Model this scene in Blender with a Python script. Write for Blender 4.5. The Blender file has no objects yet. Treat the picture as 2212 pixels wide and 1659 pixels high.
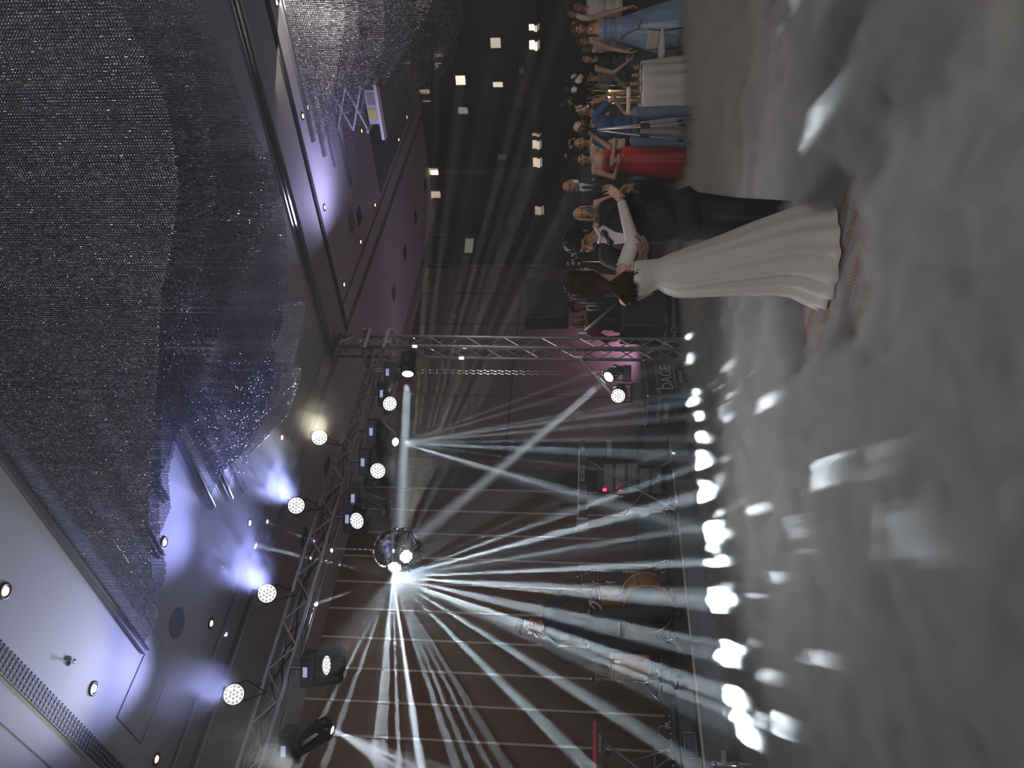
import bpy, bmesh, math, random
import numpy as np
from mathutils import Vector, Matrix
random.seed(7)
rng = np.random.default_rng(7)
sc = bpy.context.scene
COL = sc.collection
V = Vector
PI = math.pi
def rad(a): return math.radians(a)

# ---------------------------------------------------------------- camera
FPX = 1686.455
_yaw, _pit, _rol = rad(43.2565), rad(4.6159), rad(.8712)
FWD = V((math.cos(_pit)*math.cos(_yaw), math.cos(_pit)*math.sin(_yaw), math.sin(_pit)))
_r0 = V((math.sin(_yaw), -math.cos(_yaw), 0)); _u0 = _r0.cross(FWD)
RGT = _r0*math.cos(_rol) + _u0*math.sin(_rol)
UPV = -_r0*math.sin(_rol) + _u0*math.cos(_rol)
CAM = V((0, 0, 1.6))
cd = bpy.data.cameras.new('camera'); cam = bpy.data.objects.new('camera', cd); COL.objects.link(cam)
cx, cy, cz = -UPV, RGT, -FWD          # the phone was held sideways: picture-right is down in the hall
cam.matrix_world = Matrix(((cx[0], cy[0], cz[0], CAM[0]), (cx[1], cy[1], cz[1], CAM[1]), (cx[2], cy[2], cz[2], CAM[2]), (0, 0, 0, 1)))
cd.sensor_width = 36; cd.lens = FPX/2212*36; cd.clip_start = .05; cd.clip_end = 100
sc.camera = cam
def ray(x, y): return FWD + RGT*((829.5-y)/FPX) + UPV*((1106-x)/FPX)
def P(x, y, d): return CAM + ray(x, y)*d              # measured point at distance d along the view axis
def pl(x, y, ax, val):
    r = ray(x, y); return CAM + r*((val-CAM[ax])/r[ax])
def dep(p): return (V(p)-CAM).dot(FWD)
HR = _r0.copy()                                        # horizontal right as seen from the guests' side
HF = V((math.cos(_yaw), math.sin(_yaw), 0))            # horizontal away
UZ = V((0, 0, 1))

# ---------------------------------------------------------------- render look
sc.view_settings.view_transform = 'Standard'; sc.view_settings.look = 'None'
sc.view_settings.gamma = 1; sc.view_settings.exposure = 0.12
try: sc.view_settings.use_curve_mapping = False
except Exception: pass
cy_ = sc.cycles
cy_.max_bounces = 5; cy_.diffuse_bounces = 2; cy_.glossy_bounces = 3; cy_.transmission_bounces = 4
cy_.transparent_max_bounces = 12; cy_.volume_bounces = 0; cy_.volume_max_steps = 48
cy_.caustics_reflective = False; cy_.caustics_refractive = False
cy_.use_adaptive_sampling = True; cy_.adaptive_threshold = .05
cy_.use_denoising = True; cy_.use_auto_tile = False; cy_.time_limit = 1050; cy_.sample_clamp_indirect = 4.0

# ---------------------------------------------------------------- world: thin haze filling the hall
w = bpy.data.worlds.new('hall_haze'); sc.world = w; w.use_nodes = True
wn = w.node_tree; wn.nodes['Background'].inputs[0].default_value = (.3, .32, .4, 1); wn.nodes['Background'].inputs[1].default_value = 0.0
wv = wn.nodes.new('ShaderNodeVolumeScatter'); wv.inputs['Density'].default_value = .0065; wv.inputs['Color'].default_value = (.95, .97, 1, 1)
wv.inputs['Anisotropy'].default_value = .0
w.cycles.volume_sampling = 'EQUIANGULAR'
wn.links.new(wv.outputs[0], wn.nodes['World Output'].inputs['Volume'])

# ---------------------------------------------------------------- lights
def aim(o, p, up='Y'): o.rotation_euler = (V(p)-o.location).to_track_quat('-Z', up).to_euler()
def light(name, kind, loc, energy, color=(1, 1, 1), target=None, **kw):
    L = bpy.data.lights.new(name, kind); L.energy = energy; L.color = color
    for k, v in kw.items(): setattr(L, k, v)
    o = bpy.data.objects.new(name, L); COL.objects.link(o); o.location = loc
    if target is not None: aim(o, target)
    return o
def gobo(o, cones, scale, thr, seed=0.0, zmax=.35, upk=.3, sparse=None, half=.012):
    """Break a lamp into pencil rays lying on cones round the hall's cross axis, as mirror tiles or a prism do.
    sparse = (cell scale, cell radius, share kept): extra single rays thrown toward the dance floor."""
    t = o.data; t.use_nodes = True; n = t.node_tree; em = n.nodes['Emission']
    def MA(op, *a):
        k = n.nodes.new('ShaderNodeMath'); k.operation = op
        for i, x in enumerate(a):
            if isinstance(x, (int, float)): k.inputs[i].default_value = x
            else: n.links.new(x, k.inputs[i])
        return k.outputs[0]
    tc = n.nodes.new('ShaderNodeTexCoord'); sz = n.nodes.new('ShaderNodeSeparateXYZ'); n.links.new(tc.outputs['Normal'], sz.inputs[0])
    ang = MA('ARCTAN2', sz.outputs[2], sz.outputs[0]); tot = None
    for i, c in enumerate(cones):
        vo = n.nodes.new('ShaderNodeTexVoronoi'); vo.voronoi_dimensions = '1D'; vo.inputs['Scale'].default_value = scale
        n.links.new(MA('ADD', ang, 20.0+seed+i*3.37), vo.inputs['W'])
        sc_ = n.nodes.new('ShaderNodeSeparateColor'); n.links.new(vo.outputs['Color'], sc_.inputs[0])
        lit = MA('LESS_THAN', vo.outputs['Distance'], MA('MULTIPLY_ADD', sc_.outputs[1], thr, thr*.45))
        keep = MA('LESS_THAN', sc_.outputs[2], MA('MULTIPLY_ADD', MA('GREATER_THAN', sz.outputs[2], zmax), upk-.70, .70))
        r = MA('MULTIPLY', MA('MULTIPLY', lit, keep), MA('COMPARE', sz.outputs[1], c, half))
        r = MA('MULTIPLY', r, MA('MULTIPLY_ADD', sc_.outputs[0], 1.5, .35))
        tot = r if tot is None else MA('MAXIMUM', tot, r)
    if sparse:                                         # ragged single reflections thrown down over the dance floor
        mp = n.nodes.new('ShaderNodeMapping'); mp.inputs['Location'].default_value = (seed, seed*.7, -seed); n.links.new(tc.outputs['Normal'], mp.inputs[0])
        wb = n.nodes.new('ShaderNodeTexNoise'); wb.inputs['Scale'].default_value = 9; wb.inputs['Detail'].default_value = 4; n.links.new(mp.outputs[0], wb.inputs['Vector'])
        ad = n.nodes.new('ShaderNodeVectorMath'); ad.operation = 'MULTIPLY_ADD'; ad.inputs[1].default_value = (.16, .16, .16); n.links.new(wb.outputs['Color'], ad.inputs[0]); n.links.new(mp.outputs[0], ad.inputs[2])
        vo = n.nodes.new('ShaderNodeTexVoronoi'); vo.inputs['Scale'].default_value = sparse[0]; n.links.new(ad.outputs[0], vo.inputs['Vector'])
        sc_ = n.nodes.new('ShaderNodeSeparateColor'); n.links.new(vo.outputs['Color'], sc_.inputs[0])
        q = MA('MULTIPLY', MA('LESS_THAN', vo.outputs['Distance'], MA('MULTIPLY_ADD', sc_.outputs[2], sparse[1], sparse[1]*.5)), MA('LESS_THAN', sc_.outputs[0], sparse[2]))
        q = MA('MULTIPLY', MA('MULTIPLY', q, MA('LESS_THAN', sz.outputs[1], -.12)), MA('MULTIPLY_ADD', sc_.outputs[1], .24, .02))
        fn = n.nodes.new('ShaderNodeTexNoise'); fn.inputs['Scale'].default_value = 34; fn.inputs['Detail'].default_value = 3; fn.inputs['Distortion'].default_value = 2; n.links.new(mp.outputs[0], fn.inputs['Vector'])
        q = MA('MULTIPLY', MA('MULTIPLY', q, MA('LESS_THAN', sz.outputs[2], -.05)), MA('POWER', fn.outputs[0], 2.2))
        tot = MA('MAXIMUM', tot, q)
    n.links.new(tot, em.inputs['Strength'])
    return o
BALL = P(860, 1190, 8.32); BR = .262
_toc = (CAM-BALL).normalized()
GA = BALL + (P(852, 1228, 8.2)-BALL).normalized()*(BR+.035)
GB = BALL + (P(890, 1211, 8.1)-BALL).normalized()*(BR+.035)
BEAMC = (.78, .91, 1.0)
gobo(light('mirror_ball_rays', 'POINT', GA, 310000, BEAMC, shadow_soft_size=.010), (-.02, -.07, -.13), 7, .11, 1.3, .30, .1, (13, .21, .50))
g3 = light('mirror_ball_rays', 'SPOT', BALL+V((.72, -.62, -.30)).normalized()*(BR+.03), 36000, (1, .96, .80), (15.9, 6.9, 3.5), spot_size=rad(34), spot_blend=.1, shadow_soft_size=.010)
gobo(g3, (-.16, -.09, -.02, .05, .12), 22, .20, 2.9, -1.0, .45, None, .009)
# the two shafts that strike the ball
HEAD1 = P(880, 822, 9.7); HEAD2 = P(1305, 822, 9.7)
light('moving_head_shaft', 'SPOT', HEAD1, 300000, (.8, .92, 1), BALL+V((0, 0, -.02)), spot_size=rad(3.0), spot_blend=.15, shadow_soft_size=.05)
light('moving_head_shaft', 'SPOT', HEAD2, 400000, (.85, .93, 1), BALL+V((.1, 0, -.1)), spot_size=rad(2.6), spot_blend=.15, shadow_soft_size=.05)
# prism fans of two more heads
FAN1 = P(868, 957, 9.0); FAN2 = P(722, 1577, 6.6)
f1 = light('prism_fan', 'SPOT', FAN1, 90000, BEAMC, FAN1+V((0, -.03, -1)), spot_size=rad(62), spot_blend=.1, shadow_soft_size=.012)
gobo(f1, (-.01, -.06), 9, .14, 2.2)
f2 = light('prism_fan', 'SPOT', FAN2, 80000, (.85, .93, 1), FAN2+V((-.42, 0, -1)), spot_size=rad(48), spot_blend=.1, shadow_soft_size=.012)
gobo(f2, (.0, -.05, .06), 12, .12, 7.7)
# uplights on the truss (blue-violet) and the smoky white shaft lower left
PARS = [P(690, 945, 8.9), P(640, 1092, 8.3), P(577, 1282, 7.5), P(505, 1500, 6.8)]
PART = [pl(600, 800, 0, 4.6), P(500, 930, 7.0), P(420, 1060, 6.0), P(300, 1420, 5.5)]
PARC = [(1, .93, .68), (.40, .45, 1), (.36, .40, 1), (.42, .46, 1)]
PARE = [480, 420, 460, 240]
for p, q, c, e in zip(PARS, PART, PARC, PARE):
    dd = (q-p).normalized()
    light('par_wash', 'SPOT', p+dd*.14, e, c, q, spot_size=rad(66), spot_blend=1.0, shadow_soft_size=.08)
light('smoky_shaft', 'SPOT', P(640, 1662, 6.2), 110, (.9, .95, .93), P(350, 1500, 5.4), spot_size=rad(46), spot_blend=.8, shadow_soft_size=.05)
# washes over the dance floor
WASH = [(842, 872, 9.5), (815, 1017, 8.75), (770, 1125, 8.3), (705, 1437, 7.05), (1335, 855, 9.5)]
for k in (1, 3):
    x, y, d = WASH[k]; p = P(x, y, d); q = V((3.6+k*.2, 3.4, 0))
    light('led_wash', 'SPOT', p+(q-p).normalized()*.16, 225, (1, .95, .97), q, spot_size=rad(75), spot_blend=1, shadow_soft_size=.08)
# purple uplight on the back wall, soft ambient fills added without any fixture
light('wall_uplight', 'AREA', (11.3, 9.1, .5), 14, (1, .48, .88), (11.3, 9.75, 3.4), size=.4)
light('cove_glow', 'AREA', (8.9, 5.2, 4.3), 14, (.55, .5, 1), (9.1, 4.2, 5.0), size=.6)
light('ambient_fill', 'AREA', (-1.2, -1.6, 4.4), 170, (1, .95, .92), (4.4, 3.4, .4), shape='RECTANGLE', size=2.4, size_y=2.0)  # ambient fill added behind the camera, no lamp hangs there
light('ambient_fill', 'AREA', (8.6, 2.6, 4.75), 55, (1, .88, .78), (10.0, 4.2, .6), shape='RECTANGLE', size=1.6, size_y=1.2)  # soft fill added to brighten the guests
light('ambient_fill', 'AREA', (4.2, 7.9, 4.7), 9, (1, .85, .75), (4.0, 9.6, 1.5), shape='RECTANGLE', size=4.0, size_y=.4)  # weak fill added for the brown stage wall

# ---------------------------------------------------------------- helpers: materials
_M = {}
def mat(name, col, rough=.6, metal=0, emit=None, es=0, var=.12, nscale=8, bump=0, spec=.5, sheen=0, coat=0, alpha=None):
    if name in _M: return _M[name]
    m = bpy.data.materials.new(name); m.use_nodes = True; t = m.node_tree; b = t.nodes['Principled BSDF']
    tc = t.nodes.new('ShaderNodeTexCoord'); no = t.nodes.new('ShaderNodeTexNoise'); no.inputs['Scale'].default_value = nscale; no.inputs['Detail'].default_value = 3
    t.links.new(tc.outputs['Object'], no.inputs['Vector'])
    mx = t.nodes.new('ShaderNodeMix'); mx.data_type = 'RGBA'
    mx.inputs[6].default_value = (*[c*(1-var) for c in col], 1); mx.inputs[7].default_value = (*[min(1, c*(1+var)) for c in col], 1)
    t.links.new(no.outputs[0], mx.inputs[0]); t.links.new(mx.outputs[2], b.inputs['Base Color'])
    b.inputs['Roughness'].default_value = rough; b.inputs['Metallic'].default_value = metal; b.inputs['Specular IOR Level'].default_value = spec
    if sheen: b.inputs['Sheen Weight'].default_value = sheen
    if coat: b.inputs['Coat Weight'].default_value = coat
    if bump:
        bp = t.nodes.new('ShaderNodeBump'); bp.inputs['Strength'].default_value = bump; bp.inputs['Distance'].default_value = .01
        t.links.new(no.outputs[0], bp.inputs['Height']); t.links.new(bp.outputs[0], b.inputs['Normal'])
    if emit: m.cycles.emission_sampling = 'NONE'
    if emit: b.inputs['Emission Color'].default_value = (*emit, 1); b.inputs['Emission Strength'].default_value = es
    if alpha is not None: b.inputs['Alpha'].default_value = alpha
    _M[name] = m; return m

# ---------------------------------------------------------------- helpers: geometry
class MB:
    def __init__(s): s.v = []; s.f = []
    def add(s, vs, fs):
        o = len(s.v); s.v += [V(q) for q in vs]; s.f += [tuple(i+o for i in f) for f in fs]; return s
    def box(s, a, b, R=None, c=None):
        a = V(a); b = V(b); vs = [V((x, y, z)) for x in (a.x, b.x) for y in (a.y, b.y) for z in (a.z, b.z)]
        c = V(c) if c is not None else V((0, 0, 0)); vs = [(R @ q if R is not None else q) + c for q in vs]
        return s.add(vs, [(0, 1, 3, 2), (4, 6, 7, 5), (0, 4, 5, 1), (2, 3, 7, 6), (0, 2, 6, 4), (1, 5, 7, 3)])
    def obox(s, c, X, Y, Z):
        """box by centre and three half-extent vectors"""
        c = V(c); X = V(X); Y = V(Y); Z = V(Z)
        vs = [c+X*i+Y*j+Z*k for i in (-1, 1) for j in (-1, 1) for k in (-1, 1)]
        return s.add(vs, [(0, 1, 3, 2), (4, 6, 7, 5), (0, 4, 5, 1), (2, 3, 7, 6), (0, 2, 6, 4), (1, 5, 7, 3)])
    def rings(s, rings, cap=True, closed=False):
        n = len(rings[0]); o = len(s.v)
        for r in rings: s.v += [V(q) for q in r]
        m = len(rings)
        for i in range(m-1 if not closed else m):
            a = o+i*n; b = o+((i+1) % m)*n
            for j in range(n):
                k = (j+1) % n; s.f.append((a+j, a+k, b+k, b+j))
        if cap and not closed:
            s.f.append(tuple(o+j for j in reversed(range(n)))); s.f.append(tuple(o+(m-1)*n+j for j in range(n)))
        return s
    def frame(s, d):
        d = V(d).normalized(); a = V((0, 0, 1)) if abs(d.z) < .9 else V((1, 0, 0))
        x = a.cross(d).normalized(); return x, d.cross(x)
    def cyl(s, p, q, r0, r1=None, n=12, cap=True):
        p = V(p); q = V(q); r1 = r0 if r1 is None else r1; x, y = s.frame(q-p)
        cs = [(math.cos(2*PI*i/n), math.sin(2*PI*i/n)) for i in range(n)]
        return s.rings([[p+(x*c+y*t)*r0 for c, t in cs], [q+(x*c+y*t)*r1 for c, t in cs]], cap)
    def tube(s, pts, r, n=8, closed=False):
        pts = [V(q) for q in pts]; rs = r if isinstance(r, (list, tuple)) else [r]*len(pts); rings = []; px = None
        for i, q in enumerate(pts):
            a = pts[i-1] if (i or closed) else q; b = pts[(i+1) % len(pts)] if (i < len(pts)-1 or closed) else q
            d = (b-a).normalized()
            if px is None: x, y = s.frame(d)
            else:
                x = (px-d*px.dot(d)); x = x.normalized() if x.length > 1e-6 else s.frame(d)[0]; y = d.cross(x)
            px = x; rings.append([q+(x*math.cos(2*PI*j/n)+y*math.sin(2*PI*j/n))*rs[i] for j in range(n)])
        return s.rings(rings, True, closed)
    def caps(s, p, q, r0, r1=None, n=12):
        """tapered capsule"""
        p = V(p); q = V(q); r1 = r0 if r1 is None else r1; d = q-p; L = d.length
        if L < 1e-6: return s.ell(p, (r0, r0, r0))
        d /= L; x, y = s.frame(d); rings = []
        for c0, r, sg in ((p, r0, -1), (q, r1, 1)):
            ks = (80, 55, 28, 0) if sg < 0 else (0, 28, 55, 80)
            for a in ks:
                a = rad(a); rr = r*math.cos(a); off = sg*r*math.sin(a)
                rings.append([c0+d*off+(x*math.cos(2*PI*j/n)+y*math.sin(2*PI*j/n))*rr for j in range(n)])
        return s.rings(rings)
    def chain(s, pts, rs, n=12):
        for i in range(len(pts)-1): s.caps(pts[i], pts[i+1], rs[i], rs[i+1], n)
        return s
    def ell(s, c, r, R=None, n=16, m=10):
        c = V(c); vs = []; rings = []
        for i in range(m+1):
            a = PI*(i+.02)/(m+.04) if 0 < i < m else PI*(.02 if i == 0 else m-.02)/m
            rings.append([V((r[0]*math.sin(a)*math.cos(2*PI*j/n), r[1]*math.sin(a)*math.sin(2*PI*j/n), -r[2]*math.cos(a))) for j in range(n)])
        rings = [[(R @ q if R is not None else q)+c for q in g] for g in rings]
        return s.rings(rings)
    def lathe(s, prof, c, axis=(0, 0, 1), n=24, cap=True, shape=None):
        c = V(c); d = V(axis).normalized(); x, y = s.frame(d)
        return s.rings([[c+d*z+(x*math.cos(2*PI*j/n)+y*math.sin(2*PI*j/n))*r for j in range(n)] for r, z in prof], cap)
    def quad(s, a, b, c, d): return s.add([a, b, c, d], [(0, 1, 2, 3)])
    def build(s, name, m=None, parent=None, smooth=False, bevel=0, remesh=0, sm=0, subd=0, kind=None):
        me = bpy.data.meshes.new(name); off = WLOC.get(parent.name, V((0, 0, 0))) if parent is not None else V((0, 0, 0))
        rot = WROT.get(parent.name) if parent is not None else None
        vs = [q-off for q in s.v]
        if rot is not None: vs = [rot @ q for q in vs]
        me.from_pydata([tuple(q) for q in vs], [], s.f); me.validate(); me.update()
        bm = bmesh.new(); bm.from_mesh(me); bmesh.ops.recalc_face_normals(bm, faces=bm.faces); bm.to_mesh(me); bm.free()
        if m: me.materials.append(m)
        if smooth: me.polygons.foreach_set('use_smooth', [True]*len(me.polygons))
        o = bpy.data.objects.new(name, me); COL.objects.link(o)
        if parent is not None: o.parent = parent; WLOC[o.name] = off
        if parent is not None and rot is not None: WROT[o.name] = rot
        if bevel:
            b = o.modifiers.new('bevel', 'BEVEL'); b.width = bevel; b.segments = 2; b.limit_method = 'ANGLE'
        if remesh:
            b = o.modifiers.new('skin', 'REMESH'); b.mode = 'VOXEL'; b.voxel_size = remesh; b.use_smooth_shade = True
        if sm:
            b = o.modifiers.new('smooth', 'SMOOTH'); b.factor = .5; b.iterations = sm
        if subd:
            b = o.modifiers.new('sub', 'SUBSURF'); b.levels = subd; b.render_levels = subd
        if kind: o['kind'] = kind
        return o
WLOC = {}; WROT = {}
def thing(name, loc, label, cat, group=None):
    o = bpy.data.objects.new(name, None); COL.objects.link(o); o.empty_display_size = .1
    o.location = loc; WLOC[o.name] = V(loc); o['label'] = label; o['category'] = cat
    if group: o['group'] = group
    return o
def tag(o, label, cat, group=None, kind=None):
    o['label'] = label; o['category'] = cat
    if group: o['group'] = group
    if kind: o['kind'] = kind
    return o
def struct(o): o['kind'] = 'structure'; return o
def lerp(a, b, t): return a+(b-a)*t
# ================================================================ materials
white_m = mat('painted_plaster', (.55, .55, .56), .75, nscale=2, var=.04)
beam_m = mat('bulkhead_paint', (.40, .40, .38), .6, nscale=2, var=.05)
dark_m = mat('shadow_gap_black', (.015, .015, .018), .8)
metal_m = mat('brushed_aluminium', (.60, .60, .62), .36, .65, nscale=30, var=.1)
chrome_m = mat('chrome', (.75, .75, .76), .12, 1, nscale=20)
gunm_m = mat('dark_steel', (.16, .16, .17), .4, .8, nscale=20)
black_m = mat('black_plastic', (.016, .016, .018), .42, nscale=20)
blackc_m = mat('black_cloth', (.010, .010, .012), .9, nscale=30)
navy_m = mat('navy_cloth', (.012, .016, .035), .85, nscale=30)
lens_m = mat('lamp_lens_lit', (.9, .9, .9), .3, emit=(1, 1, .95), es=9)
warm_m = mat('warm_bulb', (.9, .6, .4), .4, emit=(1, .62, .30), es=5)

def wood_mat(name, c1, c2, scale=1.2):
    m = bpy.data.materials.new(name); m.use_nodes = True; t = m.node_tree; b = t.nodes['Principled BSDF']
    tc = t.nodes.new('ShaderNodeTexCoord'); mp = t.nodes.new('ShaderNodeMapping'); mp.inputs['Scale'].default_value = (6, 6, .5)
    no = t.nodes.new('ShaderNodeTexNoise'); no.inputs['Scale'].default_value = scale; no.inputs['Detail'].default_value = 5; no.inputs['Distortion'].default_value = 1.2
    cr = t.nodes.new('ShaderNodeValToRGB'); cr.color_ramp.elements[0].color = (*c1, 1); cr.color_ramp.elements[1].color = (*c2, 1)
    cr.color_ramp.elements[0].position = .3; cr.color_ramp.elements[1].position = .7
    t.links.new(tc.outputs['Object'], mp.inputs[0]); t.links.new(mp.outputs[0], no.inputs[0]); t.links.new(no.outputs[0], cr.inputs[0]); t.links.new(cr.outputs[0], b.inputs['Base Color'])
    b.inputs['Roughness'].default_value = .45; return m
brown_m = wood_mat('brown_wood_panel', (.075, .036, .020), (.12, .06, .034))
dwood_m = wood_mat('dark_wood_panel', (.030, .020, .015), (.048, .032, .024))
taupe_m = wood_mat('taupe_wall_panel', (.16, .12, .115), (.20, .155, .15))

def carpet_mat():
    """grey carpet crossed by bands of brick-red chevrons"""
    m = bpy.data.materials.new('patterned_carpet'); m.use_nodes = True; t = m.node_tree; b = t.nodes['Principled BSDF']
    def N(k, **kw):
        n = t.nodes.new(k)
        for a, v in kw.items(): setattr(n, a, v)
        return n
    def MA(op, a, b_=None, c=None):
        n = N('ShaderNodeMath', operation=op)
        for i, x in enumerate((a, b_, c)):
            if x is None: continue
            if isinstance(x, (int, float)): n.inputs[i].default_value = x
            else: t.links.new(x, n.inputs[i])
        return n.outputs[0]
    tc = N('ShaderNodeTexCoord'); sp = N('ShaderNodeSeparateXYZ'); t.links.new(tc.outputs['Object'], sp.inputs[0])
    x, y = sp.outputs[0], sp.outputs[1]
    band = MA('LESS_THAN', MA('FRACT', MA('MULTIPLY', MA('SUBTRACT', x, 4.29), 1/.24)), .33)
    zig = MA('PINGPONG', x, .04)
    chev = MA('LESS_THAN', MA('FRACT', MA('MULTIPLY', MA('ADD', y, MA('MULTIPLY', zig, 1.5)), 1/.030)), .5)
    fine = MA('LESS_THAN', MA('FRACT', MA('MULTIPLY', MA('ADD', x, MA('MULTIPLY', y, .4)), 1/.016)), .5)
    mr = N('ShaderNodeMix', data_type='RGBA'); mr.inputs[6].default_value = (.05, .018, .016, 1); mr.inputs[7].default_value = (.30, .20, .18, 1); t.links.new(chev, mr.inputs[0])
    mg = N('ShaderNodeMix', data_type='RGBA'); mg.inputs[6].default_value = (.10, .09, .09, 1); mg.inputs[7].default_value = (.24, .225, .22, 1); t.links.new(fine, mg.inputs[0])
    mm = N('ShaderNodeMix', data_type='RGBA'); t.links.new(band, mm.inputs[0]); t.links.new(mg.outputs[2], mm.inputs[6]); t.links.new(mr.outputs[2], mm.inputs[7])
    t.links.new(mm.outputs[2], b.inputs['Base Color']); b.inputs['Roughness'].default_value = .95
    return m

# ================================================================ the hall
H = 4.95; YW = 9.6; XW = 15.9; X0 = -3.0; Y0 = -4.0
struct(MB().box((X0, Y0, -.2), (XW, YW, 0)).build('floor', carpet_mat()))
# ceiling slab left open above the two linear slots
cb = MB()
cb.box((X0, Y0, H), (XW, 6.70, H+.2)); cb.box((X0, 6.78, H), (XW, 7.05, H+.2)); cb.box((X0, 7.20, H), (XW, YW, H+.2))
ceil = struct(cb.build('ceiling', white_m))
struct(MB().box((X0, 6.70, H+.10), (XW, 6.78, H+.2)).box((X0, 7.05, H+.14), (XW, 7.20, H+.2)).build('trim_ceiling_slots', dark_m))
struct(MB().box((X0, YW, 0), (XW+.2, YW+.2, H+.2)).build('wall_stage', taupe_m))
struct(MB().box((XW, Y0, 2.48), (XW+.2, YW, H+.2)).build('wall_right', dwood_m))
struct(MB().box((XW+.02, Y0, 0), (XW+.2, YW, 2.48)).build('wall_right_lower', blackc_m))
struct(MB().box((X0, Y0-.2, 0), (XW+.2, Y0, H+.2)).build('wall_rear', dwood_m))
struct(MB().box((X0-.2, Y0-.2, 0), (X0, YW+.2, H+.2)).build('wall_left', dwood_m))
# stage wall: brown boards with pale strips, glazed recess, taupe panels
struct(MB().box((X0, YW-.05, .45), (7.66, YW-.001, H-.001)).build('trim_brown_boards', brown_m))
strips = MB(); strip_m = mat('pale_strip', (.42, .38, .35), .5)
for x in [7.71-.43*k for k in range(24)]:
    if x < X0+.1: break
    strips.box((x-.014, YW-.065, .45), (x+.014, YW-.049, H-.002))
struct(strips.build('trim_pale_strips', strip_m))
struct(MB().box((7.74, YW-.03, .0), (8.82, YW-.001, H-.001)).build('trim_glazed_recess', dark_m))
struct(MB().box((8.15, YW-.07, .0), (8.33, YW-.03, H-.001)).build('trim_wood_post', brown_m))
joints = MB()
for x in (9.9, 10.9, 11.9, 12.9): joints.box((x-.006, YW-.008, .1), (x+.006, YW-.0005, H-.15))
joints.box((8.85, YW-.008, 2.72), (13.8, YW-.0005, 2.74))
struct(joints.build('trim_panel_joints', dark_m))
struct(MB().box((8.85, YW-.10, H-.14), (13.8, YW-.001, H-.001)).build('trim_cornice', mat('cornice_paint', (.45, .4, .42), .5)))
struct(MB().box((13.8, YW-.06, 0), (XW-.001, YW-.001, H-.001)).build('trim_dark_cladding', blackc_m))
struct(MB().box((15.0, YW-.075, .0), (15.015, YW-.06, H-.1)).box((13.81, YW-.075, 0), (13.83, YW-.06, H-.01)).build('trim_cladding_edges', gunm_m))
# right wall openings
struct(MB().box((XW-.02, 6.95, 2.60), (XW-.001, 8.34, 3.70)).build('window_1', mat('dark_glass', (.006, .006, .008), .15)))
struct(MB().box((XW-.035, 8.38, 3.66), (XW-.001, 8.5, 4.9)).build('trim_window_post', mat('trim_grey', (.10, .09, .085), .6)))
struct(MB().box((XW-.03, 6.9, 3.72), (XW-.001, 8.36, 4.92)).build('window_2', blackc_m))
struct(MB().box((XW-.06, Y0, 2.44), (XW-.001, YW-.08, 2.50)).build('trim_right_ledge', mat('ledge_brown', (.03, .02, .016), .6)))
# main ceiling bulkhead running away from the stage, with its rail
struct(MB().box((7.92, Y0, H-.05), (8.50, 7.02, H+.001)).build('ceiling_bulkhead', beam_m))
struct(MB().box((8.52, Y0, H-.07), (8.60, 7.02, H+.001)).build('trim_bulkhead_shadow', dark_m))  # black strip painted in as the shadowed gap beside the bulkhead
rail = MB()
rail.box((7.74, Y0, H-.02), (7.78, 7.02, H+.001)).box((7.80, Y0, H-.035), (7.845, 7.02, H+.001))
struct(rail.build('trim_partition_rail', chrome_m))
# linear diffuser upper left (four black slots in a white frame)
struct(MB().box((1.96, .0, H-.012), (2.10, 6.6, H+.001)).build('trim_slot_diffuser_frame', white_m))
sl = MB()
for k in range(4): sl.box((1.972+k*.032, .02, H-.015), (1.986+k*.032, 6.58, H-.011))
for k in range(150): sl.box((1.965, .05+k*.0435, H-.0165), (2.095, .062+k*.0435, H-.0118))
struct(sl.build('trim_slot_diffuser_slots', mat('slot_black', (.03, .03, .04), .6)))
struct(MB().box((1.765, Y0, H-.004), (1.772, 6.6, H+.001)).build('trim_ceiling_joint', mat('joint_grey', (.25, .25, .28), .7)))
ap = MB()
for a, b in (((2.31, 5.63), (2.81, 5.63)), ((2.31, 5.63), (2.31, 6.10)), ((2.31, 6.10), (2.81, 6.10))):
    ap.box((a[0]-.004, a[1]-.004, H-.004), (b[0]+.004, b[1]+.004, H+.001))
struct(ap.build('trim_access_panel', mat('joint_dark', (.12, .12, .14), .7)))
# big recess at the far end with grey lip
struct(MB().box((11.7, 5.15, H-.006), (15.0, 6.6, H+.001)).build('ceiling_far_recess', mat('recess_grey', (.07, .07, .08), .8)))

# stage
stage_m = mat('stage_deck', (.05, .048, .05), .55, nscale=5)
st = struct(MB().box((X0, 7.10, 0), (7.55, YW-.06, .45)).build('floor_stage', stage_m))
struct(MB().box((X0, 7.085, .425), (7.55, 7.0995, .447)).build('trim_stage_edge', mat('edge_brass', (.75, .68, .55), .3, 1)))

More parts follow.
